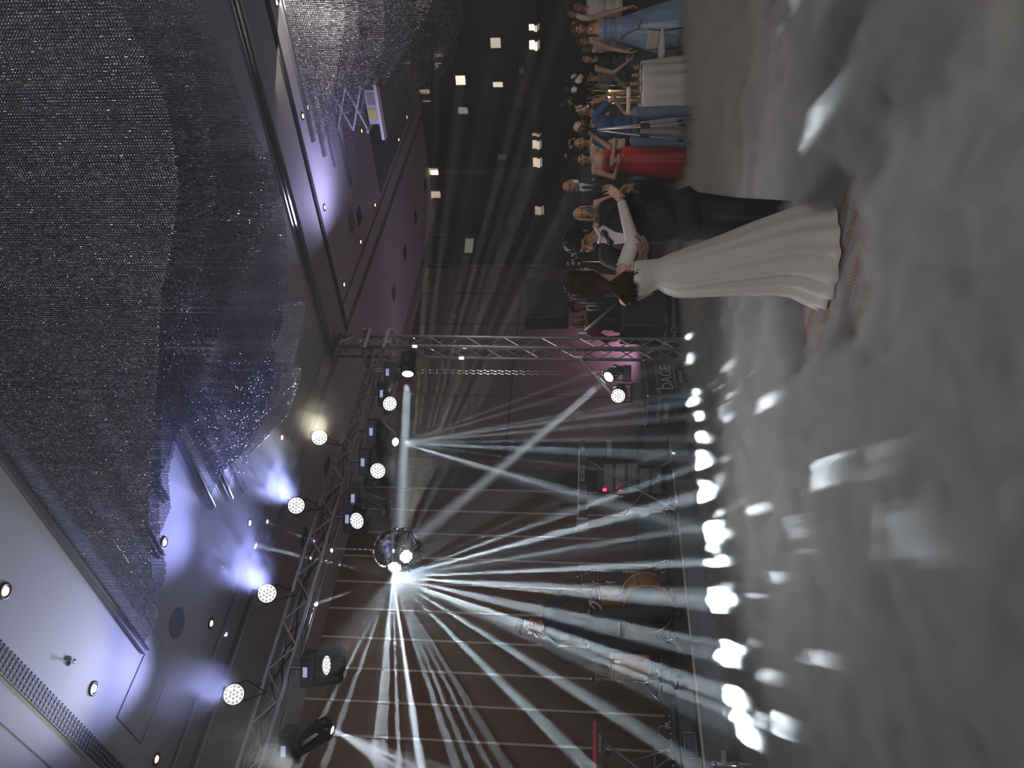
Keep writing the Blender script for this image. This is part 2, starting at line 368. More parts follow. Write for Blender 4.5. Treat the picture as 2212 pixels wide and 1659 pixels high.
# downlights
def downlight(x, y, lab):
    t = thing('downlight', (x, y, H), lab, 'downlight', 'recessed ceiling downlights')
    MB().lathe([(.052, .001), (.052, -.008), (.036, -.010), (.034, .001)], (x, y, H), n=20).build('trim_ring', black_m, t, True)
    MB().lathe([(.001, -.0115), (.026, -.0115), (.026, -.0105), (.001, -.0105)], (x, y, H), n=16).build('bulb', warm_m, t)
DL = [(2.31, 3.92, 'small warm downlight at the very edge of the ceiling, nearest the slot diffuser'), (3.57, 5.21, 'small warm downlight beside the tip of the big bead chandelier'),
      (2.32, 5.19, 'small warm downlight between the slot diffuser and the sprinkler head'), (3.56, 6.47, 'small warm downlight beside the round ceiling speaker'),
      (4.71, 6.47, 'small warm downlight above the violet beam of the truss par lamps'), (5.90, 6.45, 'small warm downlight above the smoke near the tilted truss lamp'),
      (2.32, 6.43, 'unlit looking downlight at the lower corner of the access panel'), (8.95, 2.70, 'small warm downlight beside the upper end of the side chandelier rail'),
      (8.93, 3.99, 'small warm downlight beside the lower end of the side chandelier rail'), (8.94, 5.25, 'small warm downlight next to the dark edge of the ceiling bulkhead'),
      (11.26, 5.28, 'small warm downlight beside the projector lift'), (11.24, 6.56, 'small warm downlight beyond the far ceiling recess corner'),
      (10.12, 6.55, 'small warm downlight along the ceiling slot, mid way to the far wall'), (8.99, 6.54, 'small warm downlight where the ceiling slot meets the bulkhead'),
      (13.52, 6.52, 'tiny warm downlight inside the far ceiling recess'), (14.44, 6.5, 'tiny warm downlight farthest away in the ceiling')]
for x, y, l in DL: downlight(x, y, l)
# ceiling speaker, sprinklers, square diffusers
o = MB().lathe([(.001, -.006), (.125, -.006), (.13, -.003), (.13, .001)], (3.24, 5.90, H), n=36).build('ceiling_speaker', mat('speaker_grille', (.23, .23, .26), .8), smooth=False)
tag(o, 'round flush grey ceiling speaker below the tip of the big bead chandelier', 'speaker')
o = MB().lathe([(.001, -.006), (.17, -.006), (.175, -.003), (.175, .001)], (9.9, 6.05, H), n=36).build('ceiling_speaker', mat('speaker_grille', (.23, .23, .26), .8))
tag(o, 'round flush ceiling speaker between the bulkhead and the far wall', 'speaker')
for x, y, l in ((2.32, 4.79, 'chrome sprinkler head on the bluish ceiling between two downlights'), (4.05, 6.29, 'chrome sprinkler head on the ceiling near the slot above the truss'), (8.62+.3, 6.2, 'small sprinkler head on the grey ceiling beyond the bulkhead')):
    t = thing('sprinkler', (x, y, H), l, 'sprinkler', 'fire sprinklers')
    MB().lathe([(.034, .001), (.03, -.008), (.012, -.012), (.008, -.03), (.008, -.036)], (x, y, H), n=16).build('escutcheon', chrome_m, t, True)
    MB().lathe([(.002, -.036), (.018, -.038), (.018, -.041), (.002, -.042)], (x, y, H), n=14).build('deflector', chrome_m, t, True)
for x, y, l in ((15.3, 8.44, 'farthest of the square air diffusers along the stage wall'), (13.96, 8.44, 'second farthest square air diffuser along the stage wall'),
                (12.66, 8.43, 'square air diffuser over the purple lit soffit, nearer the camera'), (11.41, 8.48, 'square air diffuser nearest the truss tower, on the purple lit soffit'),
                (10.31, 6.2, 'pale square diffuser on the grey ceiling in front of the slot'), (6.79, 8.0, 'dark square diffuser seen through the truss near the tower'), (5.60, 8.0, 'dark square diffuser seen beside the truss above the moving heads')):
    t = thing('air_diffuser', (x, y, H), l, 'vent', 'square ceiling air diffusers')
    MB().box((x-.12, y-.12, H-.012), (x+.12, y+.12, H+.001)).build('frame', mat('diffuser_grey', (.05, .05, .055), .6), t)
    lv = MB()
    for k in range(5): lv.box((x-.10, y-.095+k*.042, H-.018), (x+.10, y-.080+k*.042, H-.0115))
    lv.build('louvre', black_m, t)
# wall speaker on the right wall
t = thing('wall_speaker', (XW-.1, 6.1, 2.8), 'small dark wall box with a pale grey panel on the dark right wall', 'speaker')
MB().box((XW-.16, 6.0, 2.70), (XW-.001, 6.30, 2.98)).build('cabinet', black_m, t, bevel=.01)
MB().box((XW-.165, 6.08, 2.73), (XW-.159, 6.20, 2.82)).build('panel', mat('panel_grey', (.35, .35, .34), .5), t)

# projector lift: white scissor arms, projector tray, brown cover panel below
PX, PY, PZ = 10.35, 4.42, 4.24
t = thing('projector_lift', (PX, PY, H), 'white scissor lift lowered from the ceiling holding a projector over a brown panel', 'projector')
wm = mat('white_steel', (.6, .62, .68), .45)
MB().box((PX-.38, PY-.36, PZ-.02), (PX+.38, PY+.36, PZ+.01)).build('cover_panel', mat('cover_brown', (.16, .12, .10), .6), t)
fr = MB()
for sx in (-1, 1): fr.box((PX+sx*.39-.015, PY-.38, PZ+.01), (PX+sx*.39+.015, PY+.38, PZ+.05))
for sy in (-1, 1): fr.box((PX-.39, PY+sy*.37-.015, PZ+.01), (PX+.39, PY+sy*.37+.015, PZ+.05))
fr.build('tray_frame', wm, t)
MB().box((PX-.22, PY-.24, PZ+.09), (PX+.22, PY+.24, PZ+.24)).build('projector_body', mat('projector_white', (.5, .52, .55), .4), t, bevel=.01)
MB().box((PX-.228, PY+.02, PZ+.11), (PX-.219, PY+.15, PZ+.22)).build('warning_sticker', mat('sticker_yellow', (.75, .6, .08), .5), t)
MB().box((PX-.228, PY-.20, PZ+.11), (PX-.219, PY-.04, PZ+.21)).build('connector_panel', mat('connector_grey', (.25, .26, .28), .5), t)
sc_ = MB()
for sx in (-.26, .26):
    for z0, z1 in ((PZ+.26, PZ+.47), (PZ+.47, H-.02)):
        sc_.cyl((PX+sx, PY-.30, z0), (PX+sx, PY+.30, z1), .014, n=8); sc_.cyl((PX+sx, PY+.30, z0), (PX+sx, PY-.30, z1), .014, n=8)
sc_.box((PX-.3, PY-.33, PZ+.245), (PX+.3, PY-.29, PZ+.275)).box((PX-.3, PY+.29, PZ+.245), (PX+.3, PY+.33, PZ+.275))
sc_.build('scissor_arm', wm, t)
for sx in (-.2, .2):
    for sy in (-.2, .2): MB().cyl((PX+sx, PY+sy, PZ+.01), (PX+sx, PY+sy, PZ+.1), .01, n=8).build('post', wm, t)

# ================================================================ bead curtains
def bead_mat(name, c, rough=.18):
    m = bpy.data.materials.new(name); m.use_nodes = True; t = m.node_tree; b = t.nodes['Principled BSDF']
    tc = t.nodes.new('ShaderNodeTexCoord'); wn_ = t.nodes.new('ShaderNodeTexWhiteNoise')
    mp = t.nodes.new('ShaderNodeMapping'); mp.inputs['Scale'].default_value = (90, 90, 90)
    t.links.new(tc.outputs['Object'], mp.inputs[0]); t.links.new(mp.outputs[0], wn_.inputs[0])
    mr = t.nodes.new('ShaderNodeMapRange'); mr.inputs['To Min'].default_value = rough*.5; mr.inputs['To Max'].default_value = rough*2.0
    t.links.new(wn_.outputs[0], mr.inputs['Value']); t.links.new(mr.outputs[0], b.inputs['Roughness'])
    b.inputs['Base Color'].default_value = (*c, 1); b.inputs['Metallic'].default_value = .85
    return m
bead_m = bead_mat('faceted_beads', (.42, .42, .47), .09)
def curtain(X, px, pitch, label, y_ext=.0, track=True, rr=.44, ztop=H-.03):
    pts = sorted([(p.y, p.z) for p in (pl(x, y, 0, X) for x, y in px)])
    ys = np.array([p[0] for p in pts]); zs = np.array([p[1] for p in pts])
    ya, yb = ys[0]-y_ext, ys[-1]
    n = int((yb-ya)/pitch); yy = ya+np.arange(n)*pitch
    zb = np.interp(yy, ys, zs); zb = np.clip(zb, .5, ztop-.02)
    zb = zb + rng.uniform(-.3, .3, n)*pitch
    Vs = []; Fs = []; off = 0
    ang3 = np.array([0, 2*PI/3, 4*PI/3])
    for i in range(n):
        k = int((ztop-zb[i])/pitch)
        if k < 1: continue
        za = ztop-np.arange(k+1)*pitch
        sway = rng.uniform(-.1, .1)*pitch
        ap_ = np.stack([np.full(k+1, X+sway), np.full(k+1, yy[i]), za], 1)
        th = rng.uniform(0, 2*PI)+rng.normal(0, .35, k)[:, None]+ang3[None]
        r = pitch*rr
        ring = np.stack([X+sway+r*np.cos(th), yy[i]+r*np.sin(th), np.repeat(((za[:-1]+za[1:])/2)[:, None], 3, 1)+rng.normal(0, .04, (k, 3))*pitch], 2).reshape(-1, 3)
        Vs.append(np.concatenate([ap_, ring])); a0 = off+np.arange(k); a1 = a0+1; r0 = off+k+1+np.arange(k)*3
        for j in range(3):
            u, v = r0+j, r0+(j+1) % 3
            Fs.append(np.stack([a0, v, u], 1)); Fs.append(np.stack([a1, u, v], 1))
        off += k+1+3*k
    Vs = np.concatenate(Vs).astype(np.float32); Fs = np.concatenate(Fs).astype(np.int32)
    me = bpy.data.meshes.new('bead_curtain'); me.vertices.add(len(Vs)); me.vertices.foreach_set('co', Vs.ravel())
    me.loops.add(Fs.size); me.loops.foreach_set('vertex_index', Fs.ravel())
    me.polygons.add(len(Fs)); me.polygons.foreach_set('loop_start', np.arange(0, Fs.size, 3, dtype=np.int32)); me.polygons.foreach_set('loop_total', np.full(len(Fs), 3, np.int32))
    me.update(calc_edges=True); me.materials.append(bead_m)
    o = bpy.data.objects.new('bead_curtain', me); COL.objects.link(o); tag(o, label, 'bead curtain', kind='stuff')
    if track:
        MB().box((X-.035, float(ya), H-.035), (X+.035, float(yb)+.05, H+.001)).build('ceiling_track', mat('track_paint', (.16, .16, .2), .5), o)
        MB().box((X-.006, float(ya), H-.052), (X+.006, float(yb)+.05, H-.034)).build('hanging_rail', chrome_m, o)
    return len(Fs)
NB = 0
A0 = [(200, -60), (250, 0), (320, 120), (370, 250), (390, 400), (375, 520), (350, 640), (345, 760), (335, 900), (325, 1050), (322, 1150), (330, 1230), (340, 1290), (342, 1338), (328, 1368), (306, 1397)]
A1 = [(300, -60), (330, 0), (420, 130), (450, 260), (470, 400), (460, 500), (425, 620), (395, 720), (370, 800), (352, 900), (352, 960), (350, 1050), (345, 1110), (350, 1180), (361, 1222), (357, 1258), (330, 1285), (300, 1300)]
A2 = [(400, -60), (430, 0), (480, 100), (540, 250), (600, 400), (605, 440), (590, 480), (575, 510), (542, 587), (495, 663), (470, 735), (434, 818), (409, 890), (380, 963), (365, 1024), (371, 1095), (350, 1150), (300, 1190)]
A3 = [(380, -60), (400, 0), (470, 150), (540, 290), (575, 400), (570, 470), (530, 570), (480, 670), (440, 760), (415, 830), (390, 900), (370, 980), (340, 1040), (300, 1070)]
NB += curtain(2.82, A0, .0125, 'nearest sheet of the big silvery bead chandelier, hung on the long dark ceiling track')
NB += curtain(2.97, A0, .0135, 'sheet of the big bead chandelier hanging directly behind the nearest one', track=False)
NB += curtain(3.12, A1, .0125, 'second sheet of the big bead chandelier, just behind the nearest one')
NB += curtain(3.46, A2, .0125, 'lowest hanging dark sheet of the big bead chandelier, its hem ending next to the bright rail')
NB += curtain(3.80, A3, .015, 'rearmost sheet of the big bead chandelier')
B1 = [(590, 330), (605, 400), (618, 480), (622, 536), (622, 594), (615, 645), (611, 695), (600, 738), (595, 800), (585, 860), (560, 920), (520, 985), (481, 1022), (470, 1042), (448, 1088)]
B2 = [(665, 650), (655, 706), (644, 753), (629, 789), (615, 825), (590, 880), (545, 960), (506, 1006), (500, 1040), (487, 1069)]
B3 = [(651, 786), (650, 825), (636, 861), (622, 898), (578, 945), (542, 981), (530, 1010), (522, 1052)]
NB += curtain(4.28, B1, .0125, 'first sheet of the yellowish lit bead chandelier, on the longest of its three tracks')
NB += curtain(4.42, B1, .0125, 'sheet of the yellowish chandelier doubling the first one', track=False)
NB += curtain(4.57, B2, .0125, 'middle sheet of the yellowish lit bead chandelier, with a square cut near end')
NB += curtain(4.70, B3, .0125, 'sheet of the yellowish chandelier between its middle and last tracks', track=False)
NB += curtain(4.83, B3, .0125, 'last sheet of the yellowish lit bead chandelier, next to the drifting smoke')
C1 = [(746, -40), (746, 0), (750, 54), (725, 174), (703, 253), (681, 297)]
C2 = [(777, -40), (777, 0), (779, 72), (754, 181), (725, 235), (697, 329)]
C3 = [(830, -40), (830, 0), (835, 54), (830, 108), (815, 145), (790, 188), (761, 231), (735, 278), (716, 351)]
C4 = [(945, -40), (938, 0), (920, 43), (891, 94), (862, 134), (833, 177), (797, 217), (770, 300), (757, 394)]
NB += curtain(9.06, C1, .02, 'nearest and shortest sheet of the violet lit side chandelier')
NB += curtain(9.35, C2, .02, 'second sheet of the violet lit side chandelier')
NB += curtain(9.68, C3, .02, 'third sheet of the violet lit side chandelier, hem glinting in front of the projector lift')
NB += curtain(10.16, C4, .022, 'darkest sheet of the side chandelier, beside the projector lift')
D1 = [(1010, -40), (1003, 0), (1003, 50), (985, 94), (950, 140), (900, 200), (860, 260), (835, 300)]
D2 = [(992, 92), (981, 130), (942, 181), (905, 224), (880, 262)]
NB += curtain(12.6, D1, .028, 'far dark bead sheet hanging low in front of the right wall')
NB += curtain(13.3, D2, .028, 'farthest bead sheet with a square cut near end, against the dark right wall')
print('bead faces', NB)

# ================================================================ mirror ball
t = thing('mirror_ball', tuple(BALL), 'mirror ball hanging on a chain under the truss, throwing white rays', 'disco ball')
MB().ell(BALL, (BR-.006,)*3, n=48, m=32).build('core', mat('ball_core', (.03, .03, .035), .4), t, True)
tb = MB(); rows = 44
for i in range(rows):
    la = -PI/2+PI*(i+.5)/rows; nn = max(3, int(2*PI*math.cos(la)*BR/.0187)); hw = PI*BR*math.cos(la)/nn*.93; hh = PI*BR/rows/2*.93
    for j in range(nn):
        lo = 2*PI*j/nn+i*.3
        nrm = V((math.cos(la)*math.cos(lo), math.cos(la)*math.sin(lo), math.sin(la))); ea = V((-math.sin(lo), math.cos(lo), 0)); no_ = nrm.cross(ea)
        tl = V((random.gauss(0, .012), random.gauss(0, .012), random.gauss(0, .012))); n2 = (nrm+tl).normalized(); ea = (ea-n2*ea.dot(n2)).normalized(); no_ = n2.cross(ea)
        tb.obox(BALL+nrm*(BR-.003), ea*hw, no_*hh, n2*.003)
for g_ in (GA, GB):                                  # self-lit tile patches painted in for the glare of the two shafts
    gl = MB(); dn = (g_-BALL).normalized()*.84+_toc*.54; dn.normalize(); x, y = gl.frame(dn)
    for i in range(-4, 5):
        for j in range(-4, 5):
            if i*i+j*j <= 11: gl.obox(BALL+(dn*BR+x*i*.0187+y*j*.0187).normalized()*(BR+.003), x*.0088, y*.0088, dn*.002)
    gl.build('emissive_glare_tiles', mat('emissive_glare', (.9, .95, 1), .1, emit=(.9, .96, 1), es=14), t)
tb.build('mirror_tiles', mat('mirror_glass', (.80, .80, .84), .04, 1, nscale=3, var=.02), t)
ch = MB()
top = V((BALL.x, BALL.y, 4.16))
for k in range(int((top.z-BALL.z-BR)/.03)+1):
    z = BALL.z+BR+k*.03; a = 0 if k % 2 else PI/2; u = V((math.cos(a), math.sin(a), 0))*.009
    c = V((BALL.x, BALL.y, z))
    ch.tube([c-u-UZ*.006, c-u*.8+UZ*.012, c+UZ*.018, c+u*.8+UZ*.012, c+u-UZ*.006, c-UZ*.014], .003, 5, True)
ch.build('chain', chrome_m, t)
MB().lathe([(.03, 0), (.035, .02), (.012, .035), (.008, .06)], BALL+UZ*(BR-.012), n=16).build('cap', chrome_m, t, True)

# ================================================================ truss
def truss_run(parent, p, q, s, across, up, bay=.25, rc=.022, rb=.0085, name='chord'):
    """four chords and four welded zigzags"""
    p = V(p); q = V(q); d = (q-p).normalized(); L = (q-p).length; across = V(across)*s/2; up = V(up)*s/2
    cor = [across+up, across-up, -across-up, -across+up]
    for c in cor: MB().cyl(p+c, q+c, rc, n=12).build(name, metal_m, parent, True)
    for k in range(4):
        a, b = cor[k], cor[(k+1) % 4]; n = int(L/bay); pts = [p+d*(L*(i/n))+(a if i % 2 == 0 else b) for i in range(n+1)]
        m = MB()
        for i in range(n): m.cyl(pts[i], pts[i+1], rb, n=6)
        m.build('lacing', metal_m, parent)
BY, BZ, S_ = 6.84, 4.285, .20
tr = thing('truss_beam', (5, BY, BZ), 'long horizontal aluminium box truss carrying the lamps above the stage', 'truss')
truss_run(tr, (-1.5, BY, BZ), (7.78, BY, BZ), S_, (0, 1, 0), (0, 0, 1))
TX = 7.98
tp = thing('truss_tower', (TX, BY, 0), 'upright aluminium box truss tower at the right end of the beam', 'truss')
truss_run(tp, (TX, BY, .04), (TX, BY, 4.86), S_, (1, 0, 0), (0, 1, 0))
MB().box((TX-.28, BY-.28, .0), (TX+.28, BY+.28, .04)).build('base_plate', metal_m, tp)
for z in (BZ-.13, BZ+.13):
    for sy in (-1, 1): MB().box((TX-.2, BY+sy*.135-.022, z-.022), (TX+.2, BY+sy*.135+.022, z+.022)).build('sleeve_block', metal_m, tp)
for z in (-.19, .19):
    for sx in (-1, 1): MB().box((TX+sx*.135-.022, BY-.2, BZ+z-.022), (TX+sx*.135+.022, BY+.2, BZ+z+.022)).build('sleeve_block', metal_m, tp)
MB().obox((TX-.02, BY-.02, 4.88), (.15, .02, 0), (0, .12, .06), (0, 0, .02)).build('top_hoist_plate', black_m, tp)
# cables wound through the beam
cbm = MB()
for k in range(3):
    pts = [V((-1+i*.16, BY+.05*math.sin(i*1.7+k*2)+random.uniform(-.03, .03), BZ+.06*math.cos(i*1.1+k)+random.uniform(-.05, .04))) for i in range(55)]
    cbm.tube(pts, .007, 5)
cbm.build('cable_bundle', black_m, tr, kind='stuff')

def clamp(parent, p, a): MB().tube([p+a*.0, p+a*.5, p+a], .022, 8).build('clamp', gunm_m, parent)
def led_face(parent, c, n, r, cells=True, em=4, col=(1, 1, .95), tint=False):
    """lit lens disc made of LED cells"""
    x, y = MB().frame(n); c = V(c)
    MB().cyl(c-n*.01, c+n*.002, r*.98, n=28).build('lens', mat('lamp_face', (.9, .9, .9), .3, emit=(1, 1, .94), es=2.4), parent)
    m = MB(); R = [(0, 1), (.36, 6), (.72, 12)]
    for rr, k in R:
        for j in range(k):
            a = 2*PI*j/k+rr*3; p = c+(x*math.cos(a)+y*math.sin(a))*r*rr*1.1
            m.lathe([(r*.165, .002), (r*.16, .006), (r*.09, .012), (.001, .013)], p, n, 10)
    m.build('led_cells', mat('led_cell', (.5, .5, .5), .3, emit=col, es=.35), parent)
def moving_head(p_hang, p_face, n, r, label, kind='wash', lit=True):
    """base at p_hang hanging from the truss, yoke, head whose lit face sits at p_face looking along n"""
    n = V(n).normalized(); p_face = V(p_face); hc = p_face-n*(r*1.5)
    t = thing('moving_head_lamp', tuple(p_hang), label, 'stage lamp')
    bx, by = HR, HF; b0 = V(p_hang)
    MB().obox(b0-UZ*.07, bx*.15, by*.10, UZ*.06).build('base', black_m, t, bevel=.015)
    MB().cyl(b0-UZ*.01, b0+UZ*.12, .02, n=8).build('clamp', gunm_m, t)
    MB().obox(b0-UZ*.06-HF*.104, bx*.045, by*.003, UZ*.02).build('display', mat('display_glow', (.2, .25, .4), .3, emit=(.5, .6, .9), es=.5), t)
    ax = n.cross(UZ); ax = HR if ax.length < .2 else ax.normalized()
    ym = MB(); y0 = b0-UZ*.15
    ym.obox(y0, ax*(r+.05), (ax.cross(UZ))*.05, UZ*.022)
    for s in (-1, 1):
        a = y0+ax*s*(r+.045); bq = hc+ax*s*(r+.035)
        ym.chain([a, lerp(a, bq, .5), bq], [.035, .04, .05], 8)
    ym.build('yoke', black_m, t, smooth=True)
    if kind == 'wash': prof = [(r*.55, -r*2.1), (r*.9, -r*1.9), (r*1.05, -r*.9), (r*1.12, -.02), (r*1.12, .004), (r*1.0, .006), (r*.98, -.012)]
    else: prof = [(r*.9, -r*4.2), (r*1.35, -r*4.0), (r*1.45, -r*1.5), (r*1.15, -.03), (r*1.12, .006), (r*.98, .006), (r*.96, -.02)]
    MB().lathe(prof, p_face, n, 24).build('head', black_m, t, smooth=True)
    fm_ = MB()
    for k in range(12):
        a = 2*PI*k/12; x, y = fm_.frame(n); q = p_face-n*r*1.4+(x*math.cos(a)+y*math.sin(a))*r*1.03; fm_.obox(q, n*r*.45, (x*math.cos(a)+y*math.sin(a))*r*.06, (y*math.cos(a)-x*math.sin(a))*r*.03)
    fm_.build('cooling_fins', black_m, t)
    if lit:
        if kind == 'wash': led_face(t, p_face, n, r)
        else: MB().lathe([(.001, .004), (r*.6, .002), (r*.95, -.01), (.001, -.012)], p_face, n, 24).build('lens', lens_m, t, True)
    else: MB().lathe([(.001, .004), (r*.6, .002), (r*.95, -.01), (.001, -.012)], p_face, n, 24).build('lens', mat('dark_lens', (.3, .35, .4), .08, .3), t, True)
    return t
def tw(p): return (CAM-V(p)).normalized()
def hang(x): return V((x, BY-.10, BZ-.22))
p = P(880, 822, 9.7); moving_head(hang(7.35), p-(BALL-p).normalized()*.10, BALL-p, .075, 'moving head lamp nearest the tower, sending a level shaft to the mirror ball', 'beam')
p = P(842, 872, 9.5); moving_head(hang(6.95), p, tw(p)+V((-.25, 0, -.45)), .085, 'wash lamp with a lit round face, second along the beam from the tower')
p = P(862, 955, 9.02); moving_head(hang(6.30), p-(P(1400, 985, 9)-p).normalized()*.04, tw(p)*.8+V((-.1, 0, -.7)), .05, 'moving head lamp throwing a downward fan of thin rays beside the level shaft', 'beam')
p = P(816, 1017, 8.75); moving_head(hang(5.82), p, tw(p)+V((.2, 0, -.25)), .085, 'wash lamp with a lit round face between the ray fan and the mirror ball')
p = P(835, 1080, 8.4); moving_head(hang(5.30), p, tw(p)*.3+V((1, 0, .1)), .05, 'unlit moving head lamp turned sideways above the mirror ball', 'beam', False)
p = P(771, 1125, 8.25); moving_head(hang(5.02), p, tw(p)+V((-.55, -.2, -.1))+UZ*.9, .085, 'wash lamp with a tilted lit face close above the mirror ball')
p = P(706, 1437, 7.05); moving_head(hang(3.30), p, tw(p)*.7+V((-.1, 0, .95)), .082, 'wash lamp seen at a flat angle, left of the mirror ball rays')
p = P(718, 1577, 6.6); moving_head(hang(2.60), p, (P(1250, 1720, 6.0)-p).normalized(), .04, 'moving head lamp at the picture edge throwing a fan of rays', 'beam')
# par cans on top of the beam facing the ceiling
for k, (p, q) in enumerate(zip(PARS, PART)):
    n = ((q-p).normalized()*.35+tw(p)*(.9 if k else .35)).normalized(); r = .085
    t = thing('par_lamp', tuple(p), ['par lamp tilted up beside the drifting smoke, its face seen edge on', 'par lamp lighting the ceiling violet, nearest the three chandelier tracks', 'par lamp sending a violet beam across the ceiling, third from the tower', 'par lamp with a white glare, nearest the picture edge'][k], 'stage lamp')
    MB().lathe([(r*.5, -r*1.7), (r*.95, -r*1.5), (r*1.1, -r*.4), (r*1.14, .01), (r*1.02, .012), (r*1.0, -.01)], p, n, 24).build('can', black_m, t, smooth=True)
    led_face(t, p, n, r, col=[(1, .9, .75), (.75, 1, .95), (.9, .92, 1), (.8, .9, 1)][k], em=6)
    ax = HR*.5+UZ*.86; ax = (ax-n*ax.dot(n)).normalized(); bk = -n; hub = p-n*r*.7
    base = V((p.x+.22, BY-.10, BZ+.10)); far = lerp(hub, base, .75)
    MB().tube([hub+ax*r*1.2, far+ax*r*1.15, far-ax*r*1.15, hub-ax*r*1.2], .009, 6).build('bracket', black_m, t)
    MB().tube([far, base], .014, 6).build('clamp', gunm_m, t)
    for s in (-1, 1): MB().cyl(hub+ax*s*r*1.1, hub+ax*s*r*1.4, .018, n=8).build('knob', black_m, t)

# lamps low on the tower arms
arm0 = P(1250, 772, 10.0); arm1 = P(1322, 850, 9.5)
t = thing('lamp_arm', tuple(arm0), 'slanting steel tube clamped to the tower holding two low lamps', 'bracket')
MB().cyl(arm0, arm1, .024, n=12).build('tube', metal_m, t, True); MB().cyl(arm0-UZ*.05, arm0+UZ*.05, .04, n=12).build('coupler', metal_m, t)
arm2 = P(1258, 720, 10.15); arm3 = P(1334, 655, 10.6)
t = thing('lamp_arm', tuple(arm2), 'slanting steel tube clamped to the outer side of the tower, crossing the woman in red', 'bracket')
MB().cyl(arm2, arm3, .024, n=12).build('tube', metal_m, t, True); MB().cyl(arm2-UZ*.05, arm2+UZ*.05, .04, n=12).build('coupler', metal_m, t)
def low_lamp(p, n, r, lab, led):
    n = V(n).normalized(); p = V(p)
    t = thing('stage_lamp', tuple(p), lab, 'stage lamp')
    MB().lathe([(r*.7, -r*3.2), (r*1.1, -r*3.0), (r*1.2, -r*.8), (r*1.12, .006), (r*1.0, .008), (r*.98, -.01)], p, n, 24).build('housing', black_m, t, smooth=True)
    if led: led_face(t, p, n, r)
    else: MB().lathe([(.001, .004), (r*.6, .002), (r*.97, -.01), (.001, -.012)], p, n, 24).build('lens', lens_m, t, True)
    hub = p-n*r*1.6; ax = (HR-n*HR.dot(n)).normalized()
    MB().tube([hub-ax*r*1.3, hub-ax*r*1.3-UZ*r*1.8, hub+ax*r*1.3-UZ*r*1.8, hub+ax*r*1.3], .014, 6).build('yoke', black_m, t)
    MB().obox(hub-UZ*r*2.5, HR*r*1.5, HF*r*1.1, UZ*r*.7).build('base', black_m, t, bevel=.01)
low_lamp(P(1305, 822, 9.7)-(BALL-P(1305, 822, 9.7)).normalized()*.08, (BALL-P(1305, 822, 9.7)).normalized()+tw(P(1305, 822, 9.7))*.5, .07, 'low lamp at the tower sending a slanting shaft up to the mirror ball', False)
low_lamp(P(1335, 855, 9.5), tw(P(1335, 855, 9.5))+V((-.3, .1, .1)), .085, 'low wash lamp with a lit round face beside the flight cases', True)
# chain pulls beside the tower
for yy, l in ((803, 'thin steel hoist chain hanging beside the tower, nearer to it'), (809, 'thin steel hoist chain hanging beside the tower, farther from it')):
    a = P(890, yy-5, 9.9); b = V((a.x, a.y, pl(1340, yy, 1, a.y).z)); m = MB(); n = int((a.z-b.z)/.045)
    for k in range(n):
        c = lerp(a, b, (k+.5)/n); u = HR*.009 if k % 2 else HF*.009
        m.tube([c-u-UZ*.016, c-u+UZ*.016, c+UZ*.024, c+u+UZ*.016, c+u-UZ*.016, c-UZ*.024], .0032, 4, True)
    m.tube([a, V((a.x, a.y, 4.18))], .003, 4)
    tag(m.build('hoist_chain', chrome_m), l, 'chain', 'hoist chains beside the tower')
# ================================================================ people
skin_a = mat('skin_light', (.50, .29, .20), .55, var=.08, nscale=12)
skin_b = mat('skin_tan', (.34, .18, .115), .55, var=.08, nscale=12)
eye_m = mat('eye_white', (.34, .30, .28), .4); iris_m = mat('iris_dark', (.03, .018, .012), .2)
def hairm(n, c): return mat('hair_'+n, c, .6, nscale=60, var=.35, spec=.25)
hair_dark = hairm('dark_brown', (.022, .012, .008)); hair_brown = hairm('chestnut', (.09, .045, .022)); hair_blond = hairm('blonde', (.42, .30, .16)); hair_black = hairm('black', (.010, .009, .010))
hair_grey = hairm('grey_blonde', (.30, .25, .19))
lip_m = mat('lips', (.26, .10, .08), .5); lipd_m = mat('lips_dark_red', (.16, .02, .03), .35)

def hand(mb, wr, d, pn, side, curl=.5, sc_=1.0, spread=.10):
    """palm, four unequal bent fingers and an opposed thumb. d = pointing direction, pn = palm normal, side = +1 thumb toward d x pn"""
    wr = V(wr); d = V(d).normalized(); pn = V(pn); pn = (pn-d*pn.dot(d)).normalized(); ax = d.cross(pn)*side
    s = sc_; lens = [.042, .048, .044, .034]; offs = [.031, .011, -.010, -.030]; pal = [.088, .092, .088, .080]
    for k in range(4):
        kn = wr+d*pal[k]*s+ax*offs[k]*s
        mb.caps(wr+d*.012*s+ax*offs[k]*.55*s, kn, .0145*s, .0125*s, 10)
        dd = (d+ax*spread*(1.5-k)*.5).normalized(); a = curl*.7; p = kn
        for j, f in enumerate((1, .68, .52)):
            dj = (dd*math.cos(a)+pn*math.sin(a)).normalized(); q = p+dj*lens[k]*f*s
            mb.caps(p, q, (.0098-.0009*j)*s, (.0092-.0009*j)*s, 8); p = q; a += curl*.95
    t0 = wr+d*.026*s+ax*.030*s+pn*.008*s; t1 = t0+(d*.55+ax*.62+pn*.35).normalized()*.042*s; t2 = t1+(d*.85+ax*.15+pn*(.25+curl*.4)).normalized()*.034*s; t3 = t2+(d*.8-ax*.15+pn*(.3+curl*.5)).normalized()*.026*s
    mb.caps(t0, t1, .0150*s, .0115*s, 10); mb.caps(t1, t2, .0112*s, .0100*s, 8); mb.caps(t2, t3, .0098*s, .0085*s, 8)
    mb.caps(wr-d*.02*s, wr+d*.03*s, .024*s, .022*s, 12)

